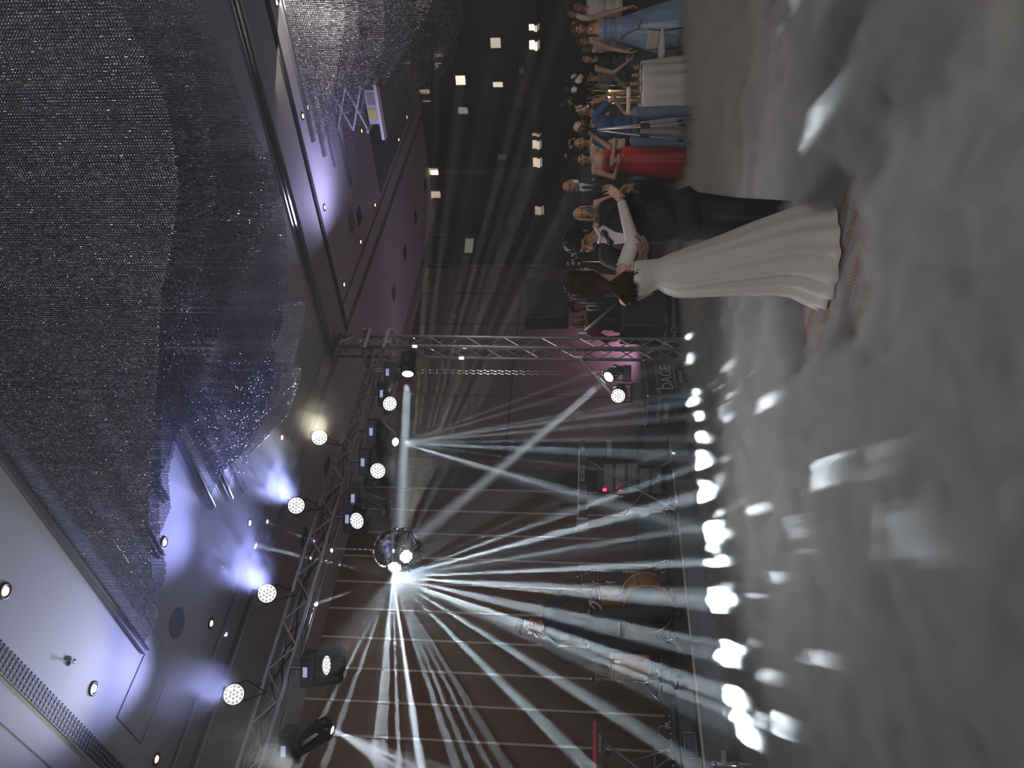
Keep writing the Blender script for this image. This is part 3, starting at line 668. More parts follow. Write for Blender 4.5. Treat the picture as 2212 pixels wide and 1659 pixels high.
def head_parts(root, mb, hc, look, up, sk, s=1.0, male=True, lips=None, beard=None, glasses=False, brow=None):
    """adds the skull, jaw, nose, ears to the body mesh and eyes, brows and lips as parts"""
    F = V(look).normalized(); U = V(up); U = (U-F*U.dot(F)).normalized(); L = U.cross(F)
    R = Matrix((L, F, U)).transposed()
    hp = lambda a, b, c: V(hc)+(L*a+F*b+U*c)*s
    mb.ell(hp(0, -.012, .028), (.074*s, .094*s, .088*s), R, 24, 14)
    mb.ell(hp(0, .022, -.035), (.056*s, .062*s, .066*s), R, 20, 12)
    mb.ell(hp(0, .048, -.082), (.026*s, .026*s, .020*s), R, 12, 8)
    mb.ell(hp(0, .060, .035), (.050*s, .022*s, .030*s), R, 16, 8)
    mb.caps(hp(0, .080, .012), hp(0, .103, -.022), .0085*s, .0125*s, 10)
    for e in (-1, 1):
        mb.ell(hp(e*.014, .090, -.026), (.0085*s,)*3, R, 8, 6)
        mb.ell(hp(e*.074, -.008, -.008), (.010*s, .020*s, .031*s), R, 10, 8)
        mb.ell(hp(e*.038, .056, -.022), (.020*s, .020*s, .018*s), R, 10, 8)
    mb.ell(hp(0, .080, -.050), (.021*s, .012*s, .010*s), R, 10, 6)
    ew = MB(); ir = MB(); br = MB()
    for e in (-1, 1):
        ew.ell(hp(e*.030, .0735, .007), (.0135*s, .010*s, .0058*s), R, 12, 8)
        ir.ell(hp(e*.030, .0785, .007), (.0060*s, .0060*s, .0052*s), R, 10, 6)
        br.tube([hp(e*.016, .082, .010), hp(e*.030, .0855, .0145), hp(e*.045, .075, .009)], [.0012*s, .0022*s, .0012*s], 6)
        br.tube([hp(e*.014, .087, .024), hp(e*.030, .086, .031), hp(e*.046, .075, .026)], [.0032*s, .0042*s, .002*s], 6)
    ew.build('eye', eye_m, root, True); ir.build('iris', iris_m, root, True); br.build('eyebrow', brow or hair_dark, root, True)
    lm = MB(); lm.tube([hp(-.021, .084, -.052), hp(-.008, .0945, -.0475), hp(0, .0945, -.049), hp(.008, .0945, -.0475), hp(.021, .084, -.052)], [.002*s, .0042*s, .0036*s, .0042*s, .002*s], 6)
    lm.tube([hp(-.020, .084, -.0535), hp(0, .0935, -.0565), hp(.020, .084, -.0535)], [.002*s, .0048*s, .002*s], 6)
    lm.build('lips', lips or lip_m, root, True)
    if beard:
        b = MB()
        for a in range(-5, 6):
            t = a/5; b.ell(hp(.064*t, .070-.058*t*t, -.072+.034*t*t), (.021*s, .018*s, .026*s), R, 10, 6)
        b.tube([hp(-.026, .084, -.050), hp(0, .099, -.038), hp(.026, .084, -.050)], .0062*s, 6)
        for e in (-1, 1): b.caps(hp(e*.067, .02, -.03), hp(e*.072, .008, .02), .012*s, .008*s, 8)
        b.build('beard', beard, root, remesh=.006*s, sm=2)
    if glasses:
        g = MB()
        for e in (-1, 1):
            g.tube([hp(e*.031+.021*math.cos(k*PI/6), .096, .006+.016*math.sin(k*PI/6)) for k in range(12)], .0022*s, 5, True)
            g.tube([hp(e*.052, .094, .010), hp(e*.076, .01, .012)], .002*s, 5)
        g.tube([hp(-.010, .098, .010), hp(.010, .098, .010)], .002*s, 5)
        g.build('glasses', black_m, root)
    return hp, R

def hair_cap(root, hp, R, m, s=1.0, kind='short', length=.3, down=None, seed=0):
    b = MB(); rr = random.Random(seed)
    b.ell(hp(0, -.022, .050), (.087*s, .100*s, .090*s), R, 20, 12)
    b.ell(hp(0, -.055, .0), (.074*s, .062*s, .075*s), R, 16, 10)
    if kind == 'short':
        for k in range(14):
            a = -1+2*k/13; b.caps(hp(.066*a, .050-.055*a*a, .094-.022*a*a), hp(.062*a, -.03, .118-.02*a*a), .016*s, .022*s, 8)
        for e in (-1, 1): b.caps(hp(e*.074, -.005, .04), hp(e*.074, -.002, .015), .012*s, .006*s, 8)
        lk_ = MB()
        for k in range(70):                             # combed locks give the cap its relief
            u_ = rr.uniform(-1, 1); v_ = rr.uniform(-.2, 1)
            f_ = lambda q, r_=1.0: hp(.089*r_*math.sin(u_*1.3)*math.cos(q), -.022+.101*r_*math.sin(q), .050+.090*r_*math.cos(u_*1.3)*math.cos(q))
            q0 = .9-1.9*v_*.8; lk_.tube([f_(q0, 1.0), f_(q0-.25, 1.035), f_(q0-.55, 1.0)], [.003*s, .0075*s, .002*s], 5)
        lk_.build('hair_locks', m, root, True)
    b.build('hair', m, root, remesh=.007*s, sm=2)
    D = V(down) if down is not None else V((0, 0, -1))
    if kind == 'long':
        st = MB()
        for k in range(46):
            t = k/45; a = PI*(-.08+1.16*t)           # from one temple round the back to the other
            x0, y0 = .086*math.cos(a), .018-.112*math.sin(a)
            L_ = length*(.85+.2*rr.random()); p0 = hp(x0*.6, -.02-.03*math.sin(a), .115); p1 = hp(x0*1.02, y0, .04); p2 = hp(x0*1.08, y0*1.02, -.06)
            w = rr.uniform(-.012, .012); q = p2+D*L_*.5+V((w, -w, 0)); e_ = p2+D*L_+V((rr.uniform(-.02, .02), rr.uniform(-.02, .02), 0))
            st.tube([p0, p1, p2, lerp(p2, q, .5)+V((w, w, 0))*.6, q, e_], [.008*s, .014*s, .017*s, .016*s, .013*s, .003*s], 6)
        st.build('hair_strands', m, root, True)
    if kind == 'bun':
        MB().ell(hp(0, -.115, .06), (.042*s, .036*s, .040*s), R, 14, 10).build('hair_bun', m, root, True)

def folds(root, name, m, rings, n=56, lobes=13, amp=None, seed=0, cap=False, thick=True):
    """cloth hung as horizontal rings: (centre, side half-width vector, fwd half-width vector, fold amplitude)"""
    rr = random.Random(seed); ph = [rr.uniform(0, 6.28) for _ in range(4)]; out = []
    for c, A, B, am in rings:
        g = []
        for j in range(n):
            a = 2*PI*j/n; w = 1+am*(math.sin(a*lobes+ph[0])*.6+math.sin(a*(lobes*.62)//1+a*7+ph[1])*.4+math.sin(3*a+ph[2])*.35)
            g.append(V(c)+(V(A)*math.cos(a)+V(B)*math.sin(a))*w)
        out.append(g)
    b = MB().rings(out, cap); o = b.build(name, m, root, True)
    if thick:
        so = o.modifiers.new('cloth', 'SOLIDIFY'); so.thickness = .004; so.offset = -1
    return o

def guest(label, px, d, look=None, hgt=1.70, lookdir=None, hairs=('short', hair_dark), sk=skin_a, top=('shirt', None), bottom=('trousers', None),
          armL=None, armR=None, male=True, group=None, facing=None, lips=None, beard=None, glasses=False, legspread=.09, seed=0, lean=0.0, vox=.0085, hlen=.3, z0=0.0):
    """px = (x, y) of the head centre in the photograph, d = distance; feet end up on the floor below"""
    hc = P(px[0], px[1], d); s = hgt/1.72
    F = V(facing).normalized() if facing is not None else -HF
    S = UZ.cross(F)                                     # person's left
    base = V((hc.x, hc.y, z0))-F*(.02+lean*.3); hz = hc.z-z0
    k = (hz)/(1.60); k = max(.80, min(1.12, k))         # scale the frame so the head lands where measured
    W = lambda a, b, c: base+S*a*k+F*b*k+UZ*c*k
    t = thing('person', tuple(base), label, 'person', group)
    b = MB(); fx = lean
    sh = .185 if male else .160; hip = .15 if male else .165
    sr = Matrix((S, F, UZ)).transposed()
    b.ell(W(0, 0, .95), (hip*k, .105*k, .12*k), sr); b.ell(W(0, fx*.3, 1.10), (.125*k, .09*k, .14*k), sr); b.ell(W(0, fx*.6, 1.28), (.155*k, .105*k, .16*k), sr)
    b.caps(W(-sh, fx*.75, 1.415), W(sh, fx*.75, 1.415), .050*k, .050*k); b.caps(W(0, fx*.8, 1.42), W(0, fx, 1.53), .056*k, .050*k)
    Jn = {}
    for e, arm in ((1, armL), (-1, armR)):
        if arm is None: arm = [(.045*1+.23-sh+.02, .02, 1.13), (.23-sh+.03, .10, .90)]
        el = W(e*(sh+arm[0][0]), fx*.5+arm[0][1], arm[0][2]); wr = W(e*(sh+arm[1][0]), fx*.5+arm[1][1], arm[1][2]); s0 = W(e*sh, fx*.75, 1.405)
        b.chain([s0, el, wr], [.047*k, .037*k, .025*k]); dd = (wr-el).normalized(); pn = -S*e if abs(dd.z) > .6 else -UZ
        if len(arm) > 2: pn = W(*arm[2])-W(0, 0, 0)
        hand(b, wr, dd, pn, 1 if (dd.cross(pn)).dot(F+UZ*.5) > 0 else -1, .45 if len(arm) < 4 else arm[3], k*.98)
        Jn[e] = (s0, el, wr)
    for e in (1, -1):
        b.chain([W(e*legspread, 0, .90), W(e*(legspread*1.05+.01), .03, .50), W(e*(legspread*1.2+.01), -.01, .09)], [.082*k, .055*k, .036*k])
        b.caps(W(e*(legspread*1.2+.01), -.02, .045), W(e*(legspread*1.3+.02), .15, .03), .038*k, .026*k)
    lk = V(lookdir) if lookdir is not None else F
    hp, R = head_parts(t, b, hc, lk, UZ, sk, k, male, lips, beard, glasses, hairs[1])
    b.build('body', sk, t, remesh=vox, sm=3)
    if hairs[0] == 'bald':
        hb = MB()
        for e in (-1, 1): hb.chain([hp(e*.072, -.005, .02), hp(e*.070, -.06, .02), hp(e*.03, -.098, .01)], [.010*k, .018*k, .018*k], 8)
        hb.build('hair', hairs[1], t, remesh=.007, sm=2)
    elif hairs[0] != 'none': hair_cap(t, hp, R, hairs[1], k, hairs[0], hlen, seed=seed)
    # clothes
    kind, m = top
    if kind in ('shirt', 'jacket', 'tshirt', 'blouse'):
        c = MB(); g = .014 if kind != 'jacket' else .024
        c.ell(W(0, 0, .98), ((hip+g)*k, (.11+g)*k, .12*k), sr); c.ell(W(0, fx*.3, 1.10), ((.135+g)*k, (.10+g)*k, .15*k), sr); c.ell(W(0, fx*.6, 1.28), ((.162+g)*k, (.112+g)*k, .155*k), sr)
        c.caps(W(-sh, fx*.75, 1.405), W(sh, fx*.75, 1.405), (.052+g*.8)*k)
        if kind == 'jacket': c.ell(W(0, 0, .88), ((hip+g+.02)*k, (.12+g)*k, .10*k), sr)
        for e in (1, -1):
            s0, el, wr = Jn[e]
            if kind == 'tshirt': c.chain([s0, lerp(s0, el, .62)], [(.05+g)*k, (.047+g)*k])
            elif kind == 'blouse': c.chain([s0, lerp(s0, el, .9)], [(.052+g)*k, (.06+g)*k])
            else: c.chain([s0, el, lerp(el, wr, .93)], [(.049+g)*k, (.042+g)*k, (.028+g)*k])
        c.build({'shirt': 'shirt', 'jacket': 'jacket', 'tshirt': 't_shirt', 'blouse': 'blouse'}[kind], m, t, remesh=.009, sm=3)
        if kind == 'jacket':
            v = MB(); zf = fx*.6
            v.add([W(-.055, zf+.125, 1.43), W(.055, zf+.125, 1.43), W(.0, zf+.158, 1.14), W(-.05, zf+.10, 1.48), W(.05, zf+.10, 1.48)], [(0, 1, 2), (0, 3, 4, 1)])
            v.add([W(-.055, zf+.118, 1.43), W(.055, zf+.118, 1.43), W(.0, zf+.150, 1.14)], [(0, 2, 1)])
            v.build('shirt_front', mat('white_shirt', (.62, .6, .62), .7), t)
            v = MB(); v.add([W(-.018, zf+.142, 1.43), W(.018, zf+.142, 1.43), W(.024, zf+.163, 1.24), W(0, zf+.168, 1.16), W(-.024, zf+.163, 1.24)], [(0, 1, 2, 3, 4)]); v.ell(W(0, zf+.135, 1.445), (.018*k, .014*k, .016*k))
            v.build('necktie', navy_m, t)
            v = MB()
            for e in (-1, 1): v.add([W(e*.055, zf+.135, 1.44), W(e*.105, zf+.125, 1.36), W(e*.06, zf+.156, 1.22), W(.0, zf+.170, 1.13)], [(0, 1, 2, 3)])
            v.build('lapel', m, t)
    if kind == 'strapless':
        c = MB(); c.ell(W(0, fx*.6, 1.26), (.166*k, .122*k, .11*k), sr); c.ell(W(0, fx*.3, 1.17), (.152*k, .112*k, .12*k), sr); c.ell(W(0, .0, 1.10), (.145*k, .110*k, .15*k), sr); c.ell(W(0, 0, 1.0), (.15*k, .11*k, .1*k), sr)
        c.build('bodice', m, t, remesh=.009, sm=2)
    if kind == 'sleeveless':
        c = MB(); c.ell(W(0, fx*.6, 1.28), (.166*k, .118*k, .155*k), sr); c.ell(W(0, .0, 1.10), (.14*k, .106*k, .15*k), sr); c.ell(W(0, 0, .99), (.165*k, .12*k, .12*k), sr); c.caps(W(-sh*.72, fx*.7, 1.41), W(sh*.72, fx*.7, 1.41), .052*k)
        c.build('bodice', m, t, remesh=.009, sm=2)
    kind, m2 = bottom[0], bottom[1]
    if kind == 'trousers':
        c = MB(); c.ell(W(0, 0, .94), ((hip+.012)*k, .118*k, .11*k), sr)
        for e in (1, -1): c.chain([W(e*legspread, 0, .88), W(e*(legspread*1.05+.01), .03, .50), W(e*(legspread*1.2+.01), -.01, .10)], [.098*k, .076*k, .066*k])
        c.build('trousers', m2, t, remesh=.010, sm=3)
        for e in (1, -1): MB().caps(W(e*(legspread*1.2+.01), -.025, .05), W(e*(legspread*1.3+.02), .17, .036), .045*k, .034*k).build('shoe', black_m, t, True)
    if kind == 'gown':
        wd = .30 if len(bottom) < 3 else bottom[2]
        rings = [(W(0, 0, 1.08), S*.150*k, F*.116*k, .0), (W(0, 0, 1.0), S*.172*k, F*.132*k, .015), (W(0, 0, .90), S*.192*k, F*.148*k, .03), (W(0, 0, .70), S*lerp(.18, wd, .35)*k, F*.18*k, .05),
                 (W(0, 0, .45), S*lerp(.18, wd, .65)*k, F*.22*k, .06), (W(0, 0, .22), S*lerp(.18, wd, .85)*k, F*.26*k, .07), (W(0, 0, .02), S*wd*k, F*.30*k, .08)]
        folds(t, 'skirt', m2, rings, seed=seed)
    return t, W, hp, R, Jn

# ---- the dancing couple -------------------------------------------------------
dress_m = mat('bridal_crepe', (.60, .56, .55), .8, nscale=140, var=.10, bump=.35, sheen=.3)
lace_m = mat('knitted_lace', (.66, .60, .60), .85, nscale=90, var=.25, bump=.8)
tux_m = mat('tuxedo_black', (.007, .007, .009), .75, nscale=60)
DB, DG = 5.08, 5.42
bd = thing('person', tuple(V((P(1400, 600, DB).x, P(1400, 600, DB).y, 0))), 'bride with long dark hair in a white gown, seen from behind, dancing with the groom', 'person')
b = MB(); Fb = (HF*.72+HR*.70).normalized(); Sb = UZ.cross(Fb); Rb = Matrix((Sb, Fb, UZ)).transposed()
bh = P(1263, 606, DB)
pel = P(1455, 592, DB); wst = P(1420, 592, DB); cst = P(1375, 606, DB); nk = P(1325, 612, DB)
b.ell(pel, (.118, .095, .12), Rb); b.ell(wst, (.082, .072, .13), Rb); b.ell(cst, (.112, .085, .12), Rb)
shR = P(1346, 583, DB-.02); shL = P(1352, 646, DB+.02)
b.caps(shR, shL, .046, .046); b.caps(P(1345, 612, DB), P(1295, 606, DB), .052, .046)
elR = P(1367, 522, DB-.06); wrR = P(1342, 434, DB+.05)
b.chain([shR, lerp(shR, elR, .5), elR, lerp(elR, wrR, .4), wrR], [.045, .040, .035, .033, .024])
hand(b, wrR, (P(1322, 408, DB+.08)-wrR), -HF*.3+UZ*.4-HR*.2, 1, .75, .95)
elL = P(1400, 628, DB+.22); wrL = P(1345, 570, DB+.42); b.chain([shL, elL, wrL], [.045, .036, .026])
hand(b, wrL, (P(1325, 545, DB+.42)-wrL), HF, 1, .4, .95)
for e in (-1, 1): b.chain([pel+Sb*e*.045, P(1640, 560, DB)+Sb*e*.06+Fb*.03, P(1790, 555, DB)+Sb*e*.09], [.062, .055, .038])
for e in (-1, 1): b.caps(P(1800, 555, DB)+Sb*e*.10, P(1808, 555, DB)+Sb*e*.10+Fb*.17, .036, .026)
hp, R = head_parts(bd, b, bh, (HF*.60+HR*.78+UZ*.20), UZ, skin_a, .98, False)
b.build('body', skin_a, bd, remesh=.0055, sm=4)
hair_cap(bd, hp, R, hair_dark, .98, 'short')
# long straight hair falling down the back
st = MB(); rr = random.Random(5)
for k in range(300):
    t = rr.random(); a = PI*(.10+1.0*t); x0 = .088*math.cos(a); y0 = -.030-.085*math.sin(a)*rr.uniform(.75, 1.0)
    p0 = hp(x0*.35, -.035+rr.uniform(-.02, .02), .128); p1 = hp(x0*.9, y0*.8-.01, .085); p2 = hp(x0*1.02, y0, .02); p3 = hp(x0, y0-.005, -.05)
    tgt = P(rr.uniform(1352, 1382), lerp(583, 662, t)+rr.uniform(-5, 5), DB-.07-rr.uniform(0, .06))
    m1 = lerp(p3, tgt, .45)+(-HF)*.02
    st.tube([p0, p1, p2, p3, m1, lerp(m1, tgt, .6)-HF*.008, tgt], [.003, .007, .0075, .0075, .007, .006, .0012], 5)
st.build('long_hair', hair_dark, bd, True)
for dx in (0, 6): MB().tube([P(1256+dx, 600-dx*.3, DB-.10), P(1254+dx, 590, DB-.095)], .0022, 6).build('hair_pin', chrome_m, bd)
# gown: measured outline (left edge, right edge) ring by ring
GOWN = [(1366, 650, 566), (1385, 641, 563), (1405, 629, 562), (1422, 622, 560), (1440, 634, 552), (1462, 641, 544), (1500, 641, 530), (1560, 638, 508), (1620, 636, 484), (1680, 634, 463), (1715, 640, 451), (1745, 654, 443)]
rings = []
for i, (x, yl, yr) in enumerate(GOWN):
    c = P(x, (yl+yr)/2, DB); hw = (yl-yr)/2*DB/FPX; dp_ = min(hw*.95, .120) if i < 4 else min(.135+.022*(i-4), hw*.95, .30)
    am = 0 if i < 4 else .01+.007*(i-4)
    rings.append((c, HR*hw, HF*dp_, am))
c = P(1775, 552, DB); c.z = .045; rings.append((c, HR*.335, HF*.32, .05)); c = c.copy(); c.z = .012; rings.append((c-HF*.02, HR*.35, HF*.345, .06))
gw = folds(bd, 'gown', dress_m, rings, n=128, lobes=15, seed=3)
# piped edge of the open back
pts = [P(x, yl+1, DB-.02) for x, yl, yr in GOWN[:9]]; MB().tube(pts, .0045, 6).build('gown_piping', dress_m, bd)
pts = [P(1366, y, DB-.1+abs(y-608)*.0006) for y in range(566, 652, 6)]; MB().tube(pts, .004, 6).build('neckline_piping', dress_m, bd)
# detached lace sleeve
sl0 = lerp(shR, elR, .20); cl = [sl0, lerp(shR, elR, .6), elR, lerp(elR, wrR, .45), lerp(elR, wrR, .97)]
pts = []; rs = []
for i in range(61):
    u = i/60*(len(cl)-1); k = min(int(u), len(cl)-2); pts.append(lerp(cl[k], cl[k+1], u-k)); rs.append(lerp([.050, .048, .045, .038, .029][k], [.050, .048, .045, .038, .029][k+1], u-k)+(.0022 if i % 2 else -.0008))
MB().tube(pts, rs, 20).build('lace_sleeve', lace_m, bd, True)
MB().tube([sl0+(HR*0+UZ*math.cos(a)+HF*math.sin(a))*.051 for a in [k*PI/10 for k in range(20)]], .005, 6, True).build('sleeve_hem', lace_m, bd, True)

gr = thing('person', tuple(V((P(1450, 460, DG).x, P(1450, 460, DG).y, 0))), 'groom in a black tuxedo and bow tie bending his bearded face toward the bride', 'person')
b = MB(); Fg = (-HF*.80-HR*.60).normalized(); Sg = UZ.cross(Fg); Rg = Matrix((Sg, Fg, UZ)).transposed()
gh = P(1259, 521, DG); pel = P(1475, 466, DG); wst = P(1420, 478, DG); cst = P(1355, 494, DG)
b.ell(pel, (.155, .115, .12), Rg); b.ell(wst, (.14, .10, .14), Rg); b.ell(cst, (.165, .115, .16), Rg)
sL = P(1312, 452, DG); sR = P(1314, 556, DG+.10)
b.caps(sL, sR, .052, .052); b.caps(P(1315, 503, DG), P(1282, 514, DG-.02), .058, .052)
eL = P(1418, 415, DG-.12); wL = P(1372, 402, DG-.24)
b.chain([sL, eL, wL], [.05, .042, .028]); hand(b, wL, P(1340, 410, DG-.27)-wL, -HR*.8-HF*.3, 1, .85, 1.08)
eR = P(1395, 590, DG+.02); wR = P(1392, 556, DB-.10+.14); b.chain([sR, eR, wR], [.05, .042, .028]); hand(b, wR, P(1390, 535, DB-.05)-wR, HF*.3+UZ*.1, 1, .35, 1.08)
kn = [P(1590, 452, DG-.03), P(1590, 492, DG+.1)]; an = [P(1722, 455, DG), P(1722, 500, DG+.15)]
for hpx, k, a in zip((P(1490, 446, DG), P(1490, 486, DG+.05)), kn, an):
    b.chain([hpx, k, a], [.085, .058, .038]); b.caps(a-UZ*.03, V((a.x, a.y, .035))+Fg*.15, .038, .028)
lookg = (-HF*.70-HR*.55-UZ*.42); upg = (UZ*.9-HF*.35-HR*.1)
hp, R = head_parts(gr, b, gh, lookg, upg, skin_b, 1.0, True, None, hair_black)
b.build('body', skin_b, gr, remesh=.0055, sm=4)
hair_cap(gr, hp, R, hair_black, 1.02, 'short')
c = MB()
c.ell(P(1478, 462, DG), (.185, .145, .12), Rg); c.ell(P(1425, 476, DG), (.172, .135, .15), Rg); c.ell(P(1355, 493, DG), (.192, .140, .16), Rg); c.caps(sL, sR, .068, .068)
c.caps(P(1470, 462, DG)-Sg*.1, P(1488, 462, DG)-Sg*.12, .10, .09); c.caps(P(1470, 452, DG)+Sg*.05, P(1488, 440, DG)+Sg*.04, .10, .07)
c.caps(P(1385, 455, DG), P(1484, 430, DG+.02), .11, .07); c.caps(P(1450, 440, DG), P(1488, 410, DG), .08, .03); c.caps(P(1400, 490, DG), P(1486, 480, DG), .12, .10); c.chain([sL, eL, lerp(eL, wL, .9)], [.070, .062, .050]); c.chain([sR, eR, lerp(eR, wR, .85)], [.070, .062, .050])
c.build('jacket', tux_m, gr, remesh=.008, sm=9)
c = MB()
for hpx, k, a in zip((P(1490, 446, DG), P(1490, 486, DG+.05)), kn, an): c.chain([hpx, k, a], [.105, .080, .066])
c.ell(P(1480, 466, DG), (.165, .125, .11), Rg); c.build('trousers', tux_m, gr, remesh=.009, sm=4)
for a in an: MB().caps(a-UZ*.045-Fg*.03, V((a.x, a.y, .04))+Fg*.18, .046, .034).build('shoe', black_m, gr, True)
# shirt front, collar, bow tie, cuffs
def gf(x, y, o=0): # a point on the chest surface measured in the photograph
    return P(x, y, DG-.165-o)
v = MB(); v.add([gf(1293, 494), gf(1302, 486, -.02), gf(1330, 502), gf(1392, 513, .01), gf(1345, 526, .01), gf(1322, 528), gf(1298, 524)], [(0, 1, 2, 6), (2, 3, 4, 5, 6)])
o = v.build('shirt_front', mat('white_shirt', (.62, .6, .62), .7), gr); q_ = o.modifiers.new('thick', 'SOLIDIFY'); q_.thickness = .004
MB().tube([gf(1284, 489, -.04), gf(1290, 499, .0), gf(1297, 512, .01), gf(1292, 526, -.01)], [.013, .014, .012, .01], 8).build('collar', mat('white_shirt', (.62, .6, .62), .7), gr, True)
v = MB(); cb_ = gf(1311, 513, .03); wa, wb = gf(1303, 501, .025), gf(1320, 526, .02); ta = (wb-wa).normalized(); tn = -FWD; tn = (tn-ta*tn.dot(ta)).normalized(); TR = Matrix((ta, tn, ta.cross(tn))).transposed()
v.ell(cb_, (.012, .014, .014), TR); v.ell(lerp(cb_, wa, .75), (.027, .011, .021), TR); v.ell(lerp(cb_, wb, .75), (.027, .011, .021), TR)
v.build('bow_tie', black_m, gr, remesh=.004, sm=1)
for e_, w_ in ((eL, wL), (eR, wR)):
    dd = (w_-e_).normalized(); MB().cyl(w_-dd*.035, w_-dd*.004, .041, .040, 20, False).build('cuff', mat('white_shirt', (.62, .6, .62), .7), gr, True)
fl = MB(); fc = P(1352, 470, DG-.15)
for k in range(7): fl.ell(fc+V((random.uniform(-.02, .02), random.uniform(-.015, .015), random.uniform(-.02, .02))), (.012,)*3, None, 8, 6)
fl.build('buttonhole', mat('leaf_green', (.05, .09, .04), .6), gr, True)

# ---- guests --------------------------------------------------------------------
camd = -HF
blue_m = mat('steel_blue_satin', (.20, .30, .50), .32, nscale=4, var=.12, sheen=.2); red_m = mat('crimson_chiffon', (.42, .008, .022), .5, nscale=40, var=.2)
navyk_m = mat('navy_dress', (.008, .011, .024), .6); denim_m = mat('blue_denim', (.13, .19, .28), .8, nscale=80, var=.25); blus_m = mat('royal_blue_cotton', (.012, .045, .16), .7)
white_sh = mat('white_cotton', (.55, .52, .52), .75, nscale=10, var=.1); grey_sh = mat('grey_cotton', (.22, .21, .22), .8); blushp = mat('blush_satin', (.55, .47, .48), .45)
suit_m = mat('navy_suit', (.010, .013, .028), .7); maroon = mat('maroon_knit', (.20, .006, .018), .8, nscale=60, var=.2)
# blue gown
t, W, hp, R, Jn = guest('woman with long wavy hair in a strapless steel blue satin gown', (1252, 64), 11.5, hgt=1.7, hairs=('long', hair_brown), top=('strapless', blue_m), bottom=('gown', blue_m, .42), male=False, seed=1,
    armL=[(.075, .02, 1.14), (.10, .10, .93)], armR=[(.10, -.02, 1.14), (.17, .06, .92)], facing=(-HF-HR*.15), hlen=.34, lips=lip_m)
nl = MB(); nl.tube([W(.055*math.cos(a), .062+.045*math.sin(a), 1.465-.035*math.sin(a)) for a in [PI*k/14 for k in range(15)]], .006, 6); nl.build('necklace', chrome_m, t, True)
dr = MB()
for k in range(5): dr.tube([W(-.17+.02*k, .10, 1.03-.03*k), W(-.04, .16+.012*k, .98-.05*k), W(.10, .15, .93-.055*k), W(.19, .06, .84-.05*k)], [.018, .03, .028, .012], 8)
dr.build('draped_sash', blue_m, t, remesh=.009, sm=3)
guest('woman in a blush satin blouse half hidden behind the woman in the blue gown', (1261, 89), 12.3, hairs=('long', hair_brown), top=('blouse', blushp), bottom=('gown', grey_sh, .22), male=False, seed=2, hlen=.18, lookdir=(-HF-HR*.3))
guest('man with only his forehead and dark hair showing above the woman in the blue gown', (1243, 54), 12.9, hairs=('short', hair_black), top=('shirt', grey_sh), bottom=('trousers', blackc_m), seed=3, glasses=True)
guest('person in a white shirt with both hands raised at the corner of the picture', (1247, 18), 11.9, hairs=('short', hair_black), top=('shirt', white_sh), bottom=('trousers', blackc_m), seed=4, sk=skin_b,
      armL=[(.05, .22, 1.36), (-.06, .20, 1.62), (0, 1, 0), .6], armR=[(.10, .20, 1.34), (.02, .22, 1.60), (0, 1, 0), .6], glasses=True)
guest('woman with pale blonde head low behind the table guests', (1272, 101), 13.4, hairs=('short', hair_blond), top=('sleeveless', blackc_m), bottom=('gown', blackc_m, .22), male=False, seed=14)
# navy dress
t, W, hp, R, Jn = guest('dark haired woman in a sleeveless navy dress, her arm crossing in front', (1266, 131), 12.0, hairs=('long', hair_black), hlen=.20, top=('sleeveless', navyk_m), bottom=('gown', navyk_m, .26), male=False, seed=5,
    armL=[(.07, .02, 1.15), (-.08, .17, .98)], armR=[(.07, .0, 1.15), (.0, .14, .95)], facing=(-HF+HR*.35), lookdir=(-HF+HR*.25), lips=lipd_m)
guest('man in a grey shirt leaning over the table behind the woman in navy', (1275, 166), 12.9, hairs=('short', hair_dark), top=('shirt', grey_sh), bottom=('trousers', blackc_m), seed=6, facing=(-HF*.5-HR*.9), lean=.12, armL=[(.03, .22, 1.18), (0, .42, 1.05)], armR=[(.03, .2, 1.15), (0, .4, 1.0)])
# woman behind the camera man
guest('woman with a dark bob beside the tall flower arrangement, behind the cameraman', (1257, 243), 12.0, hairs=('long', hair_black), top=('sleeveless', navyk_m), bottom=('gown', navyk_m, .24), male=False, seed=7, hlen=.10, lookdir=(-HF-HR*.2), armR=[(.05, .1, 1.2), (.02, .26, 1.22)])
# camera man
t, W, hp, R, Jn = guest('bald cameraman in a royal blue t-shirt and jeans holding a camera to his eye', (1257, 275), 10.0, hairs=('bald', hair_dark), top=('tshirt', blus_m), bottom=('trousers', denim_m), seed=8, sk=skin_a, beard=hair_dark,
    armL=[(.13, .20, 1.20), (.02, .06, 1.06), (0, 0, -1), .8], armR=[(.19, .15, 1.24), (.015, .24, 1.53), (0, 1, 0), .9], legspread=.19, facing=(-HF+HR*.25), lookdir=(-HF*.9-HR*.6))
cp = P(1261, 283, 9.74)
ct = thing('video_camera', tuple(cp), 'black camera held up to the face of the bald cameraman', 'camera')
MB().obox(cp, HR*.062, HF*.035, UZ*.048).build('camera_body', black_m, ct, bevel=.006); MB().lathe([(.034, 0), (.034, .05), (.040, .09), (.036, .095)], cp-HF*.03, -HF, 20).build('lens', black_m, ct, True)
MB().obox(cp+UZ*.058, HR*.025, HF*.028, UZ*.012).build('viewfinder', black_m, ct)
mp_ = thing('monopod', (P(1281, 281, 9.74).x, P(1281, 281, 9.74).y, 0), 'grey tubular camera support standing in front of the cameraman', 'tripod')
top_ = P(1281, 281, 9.74)
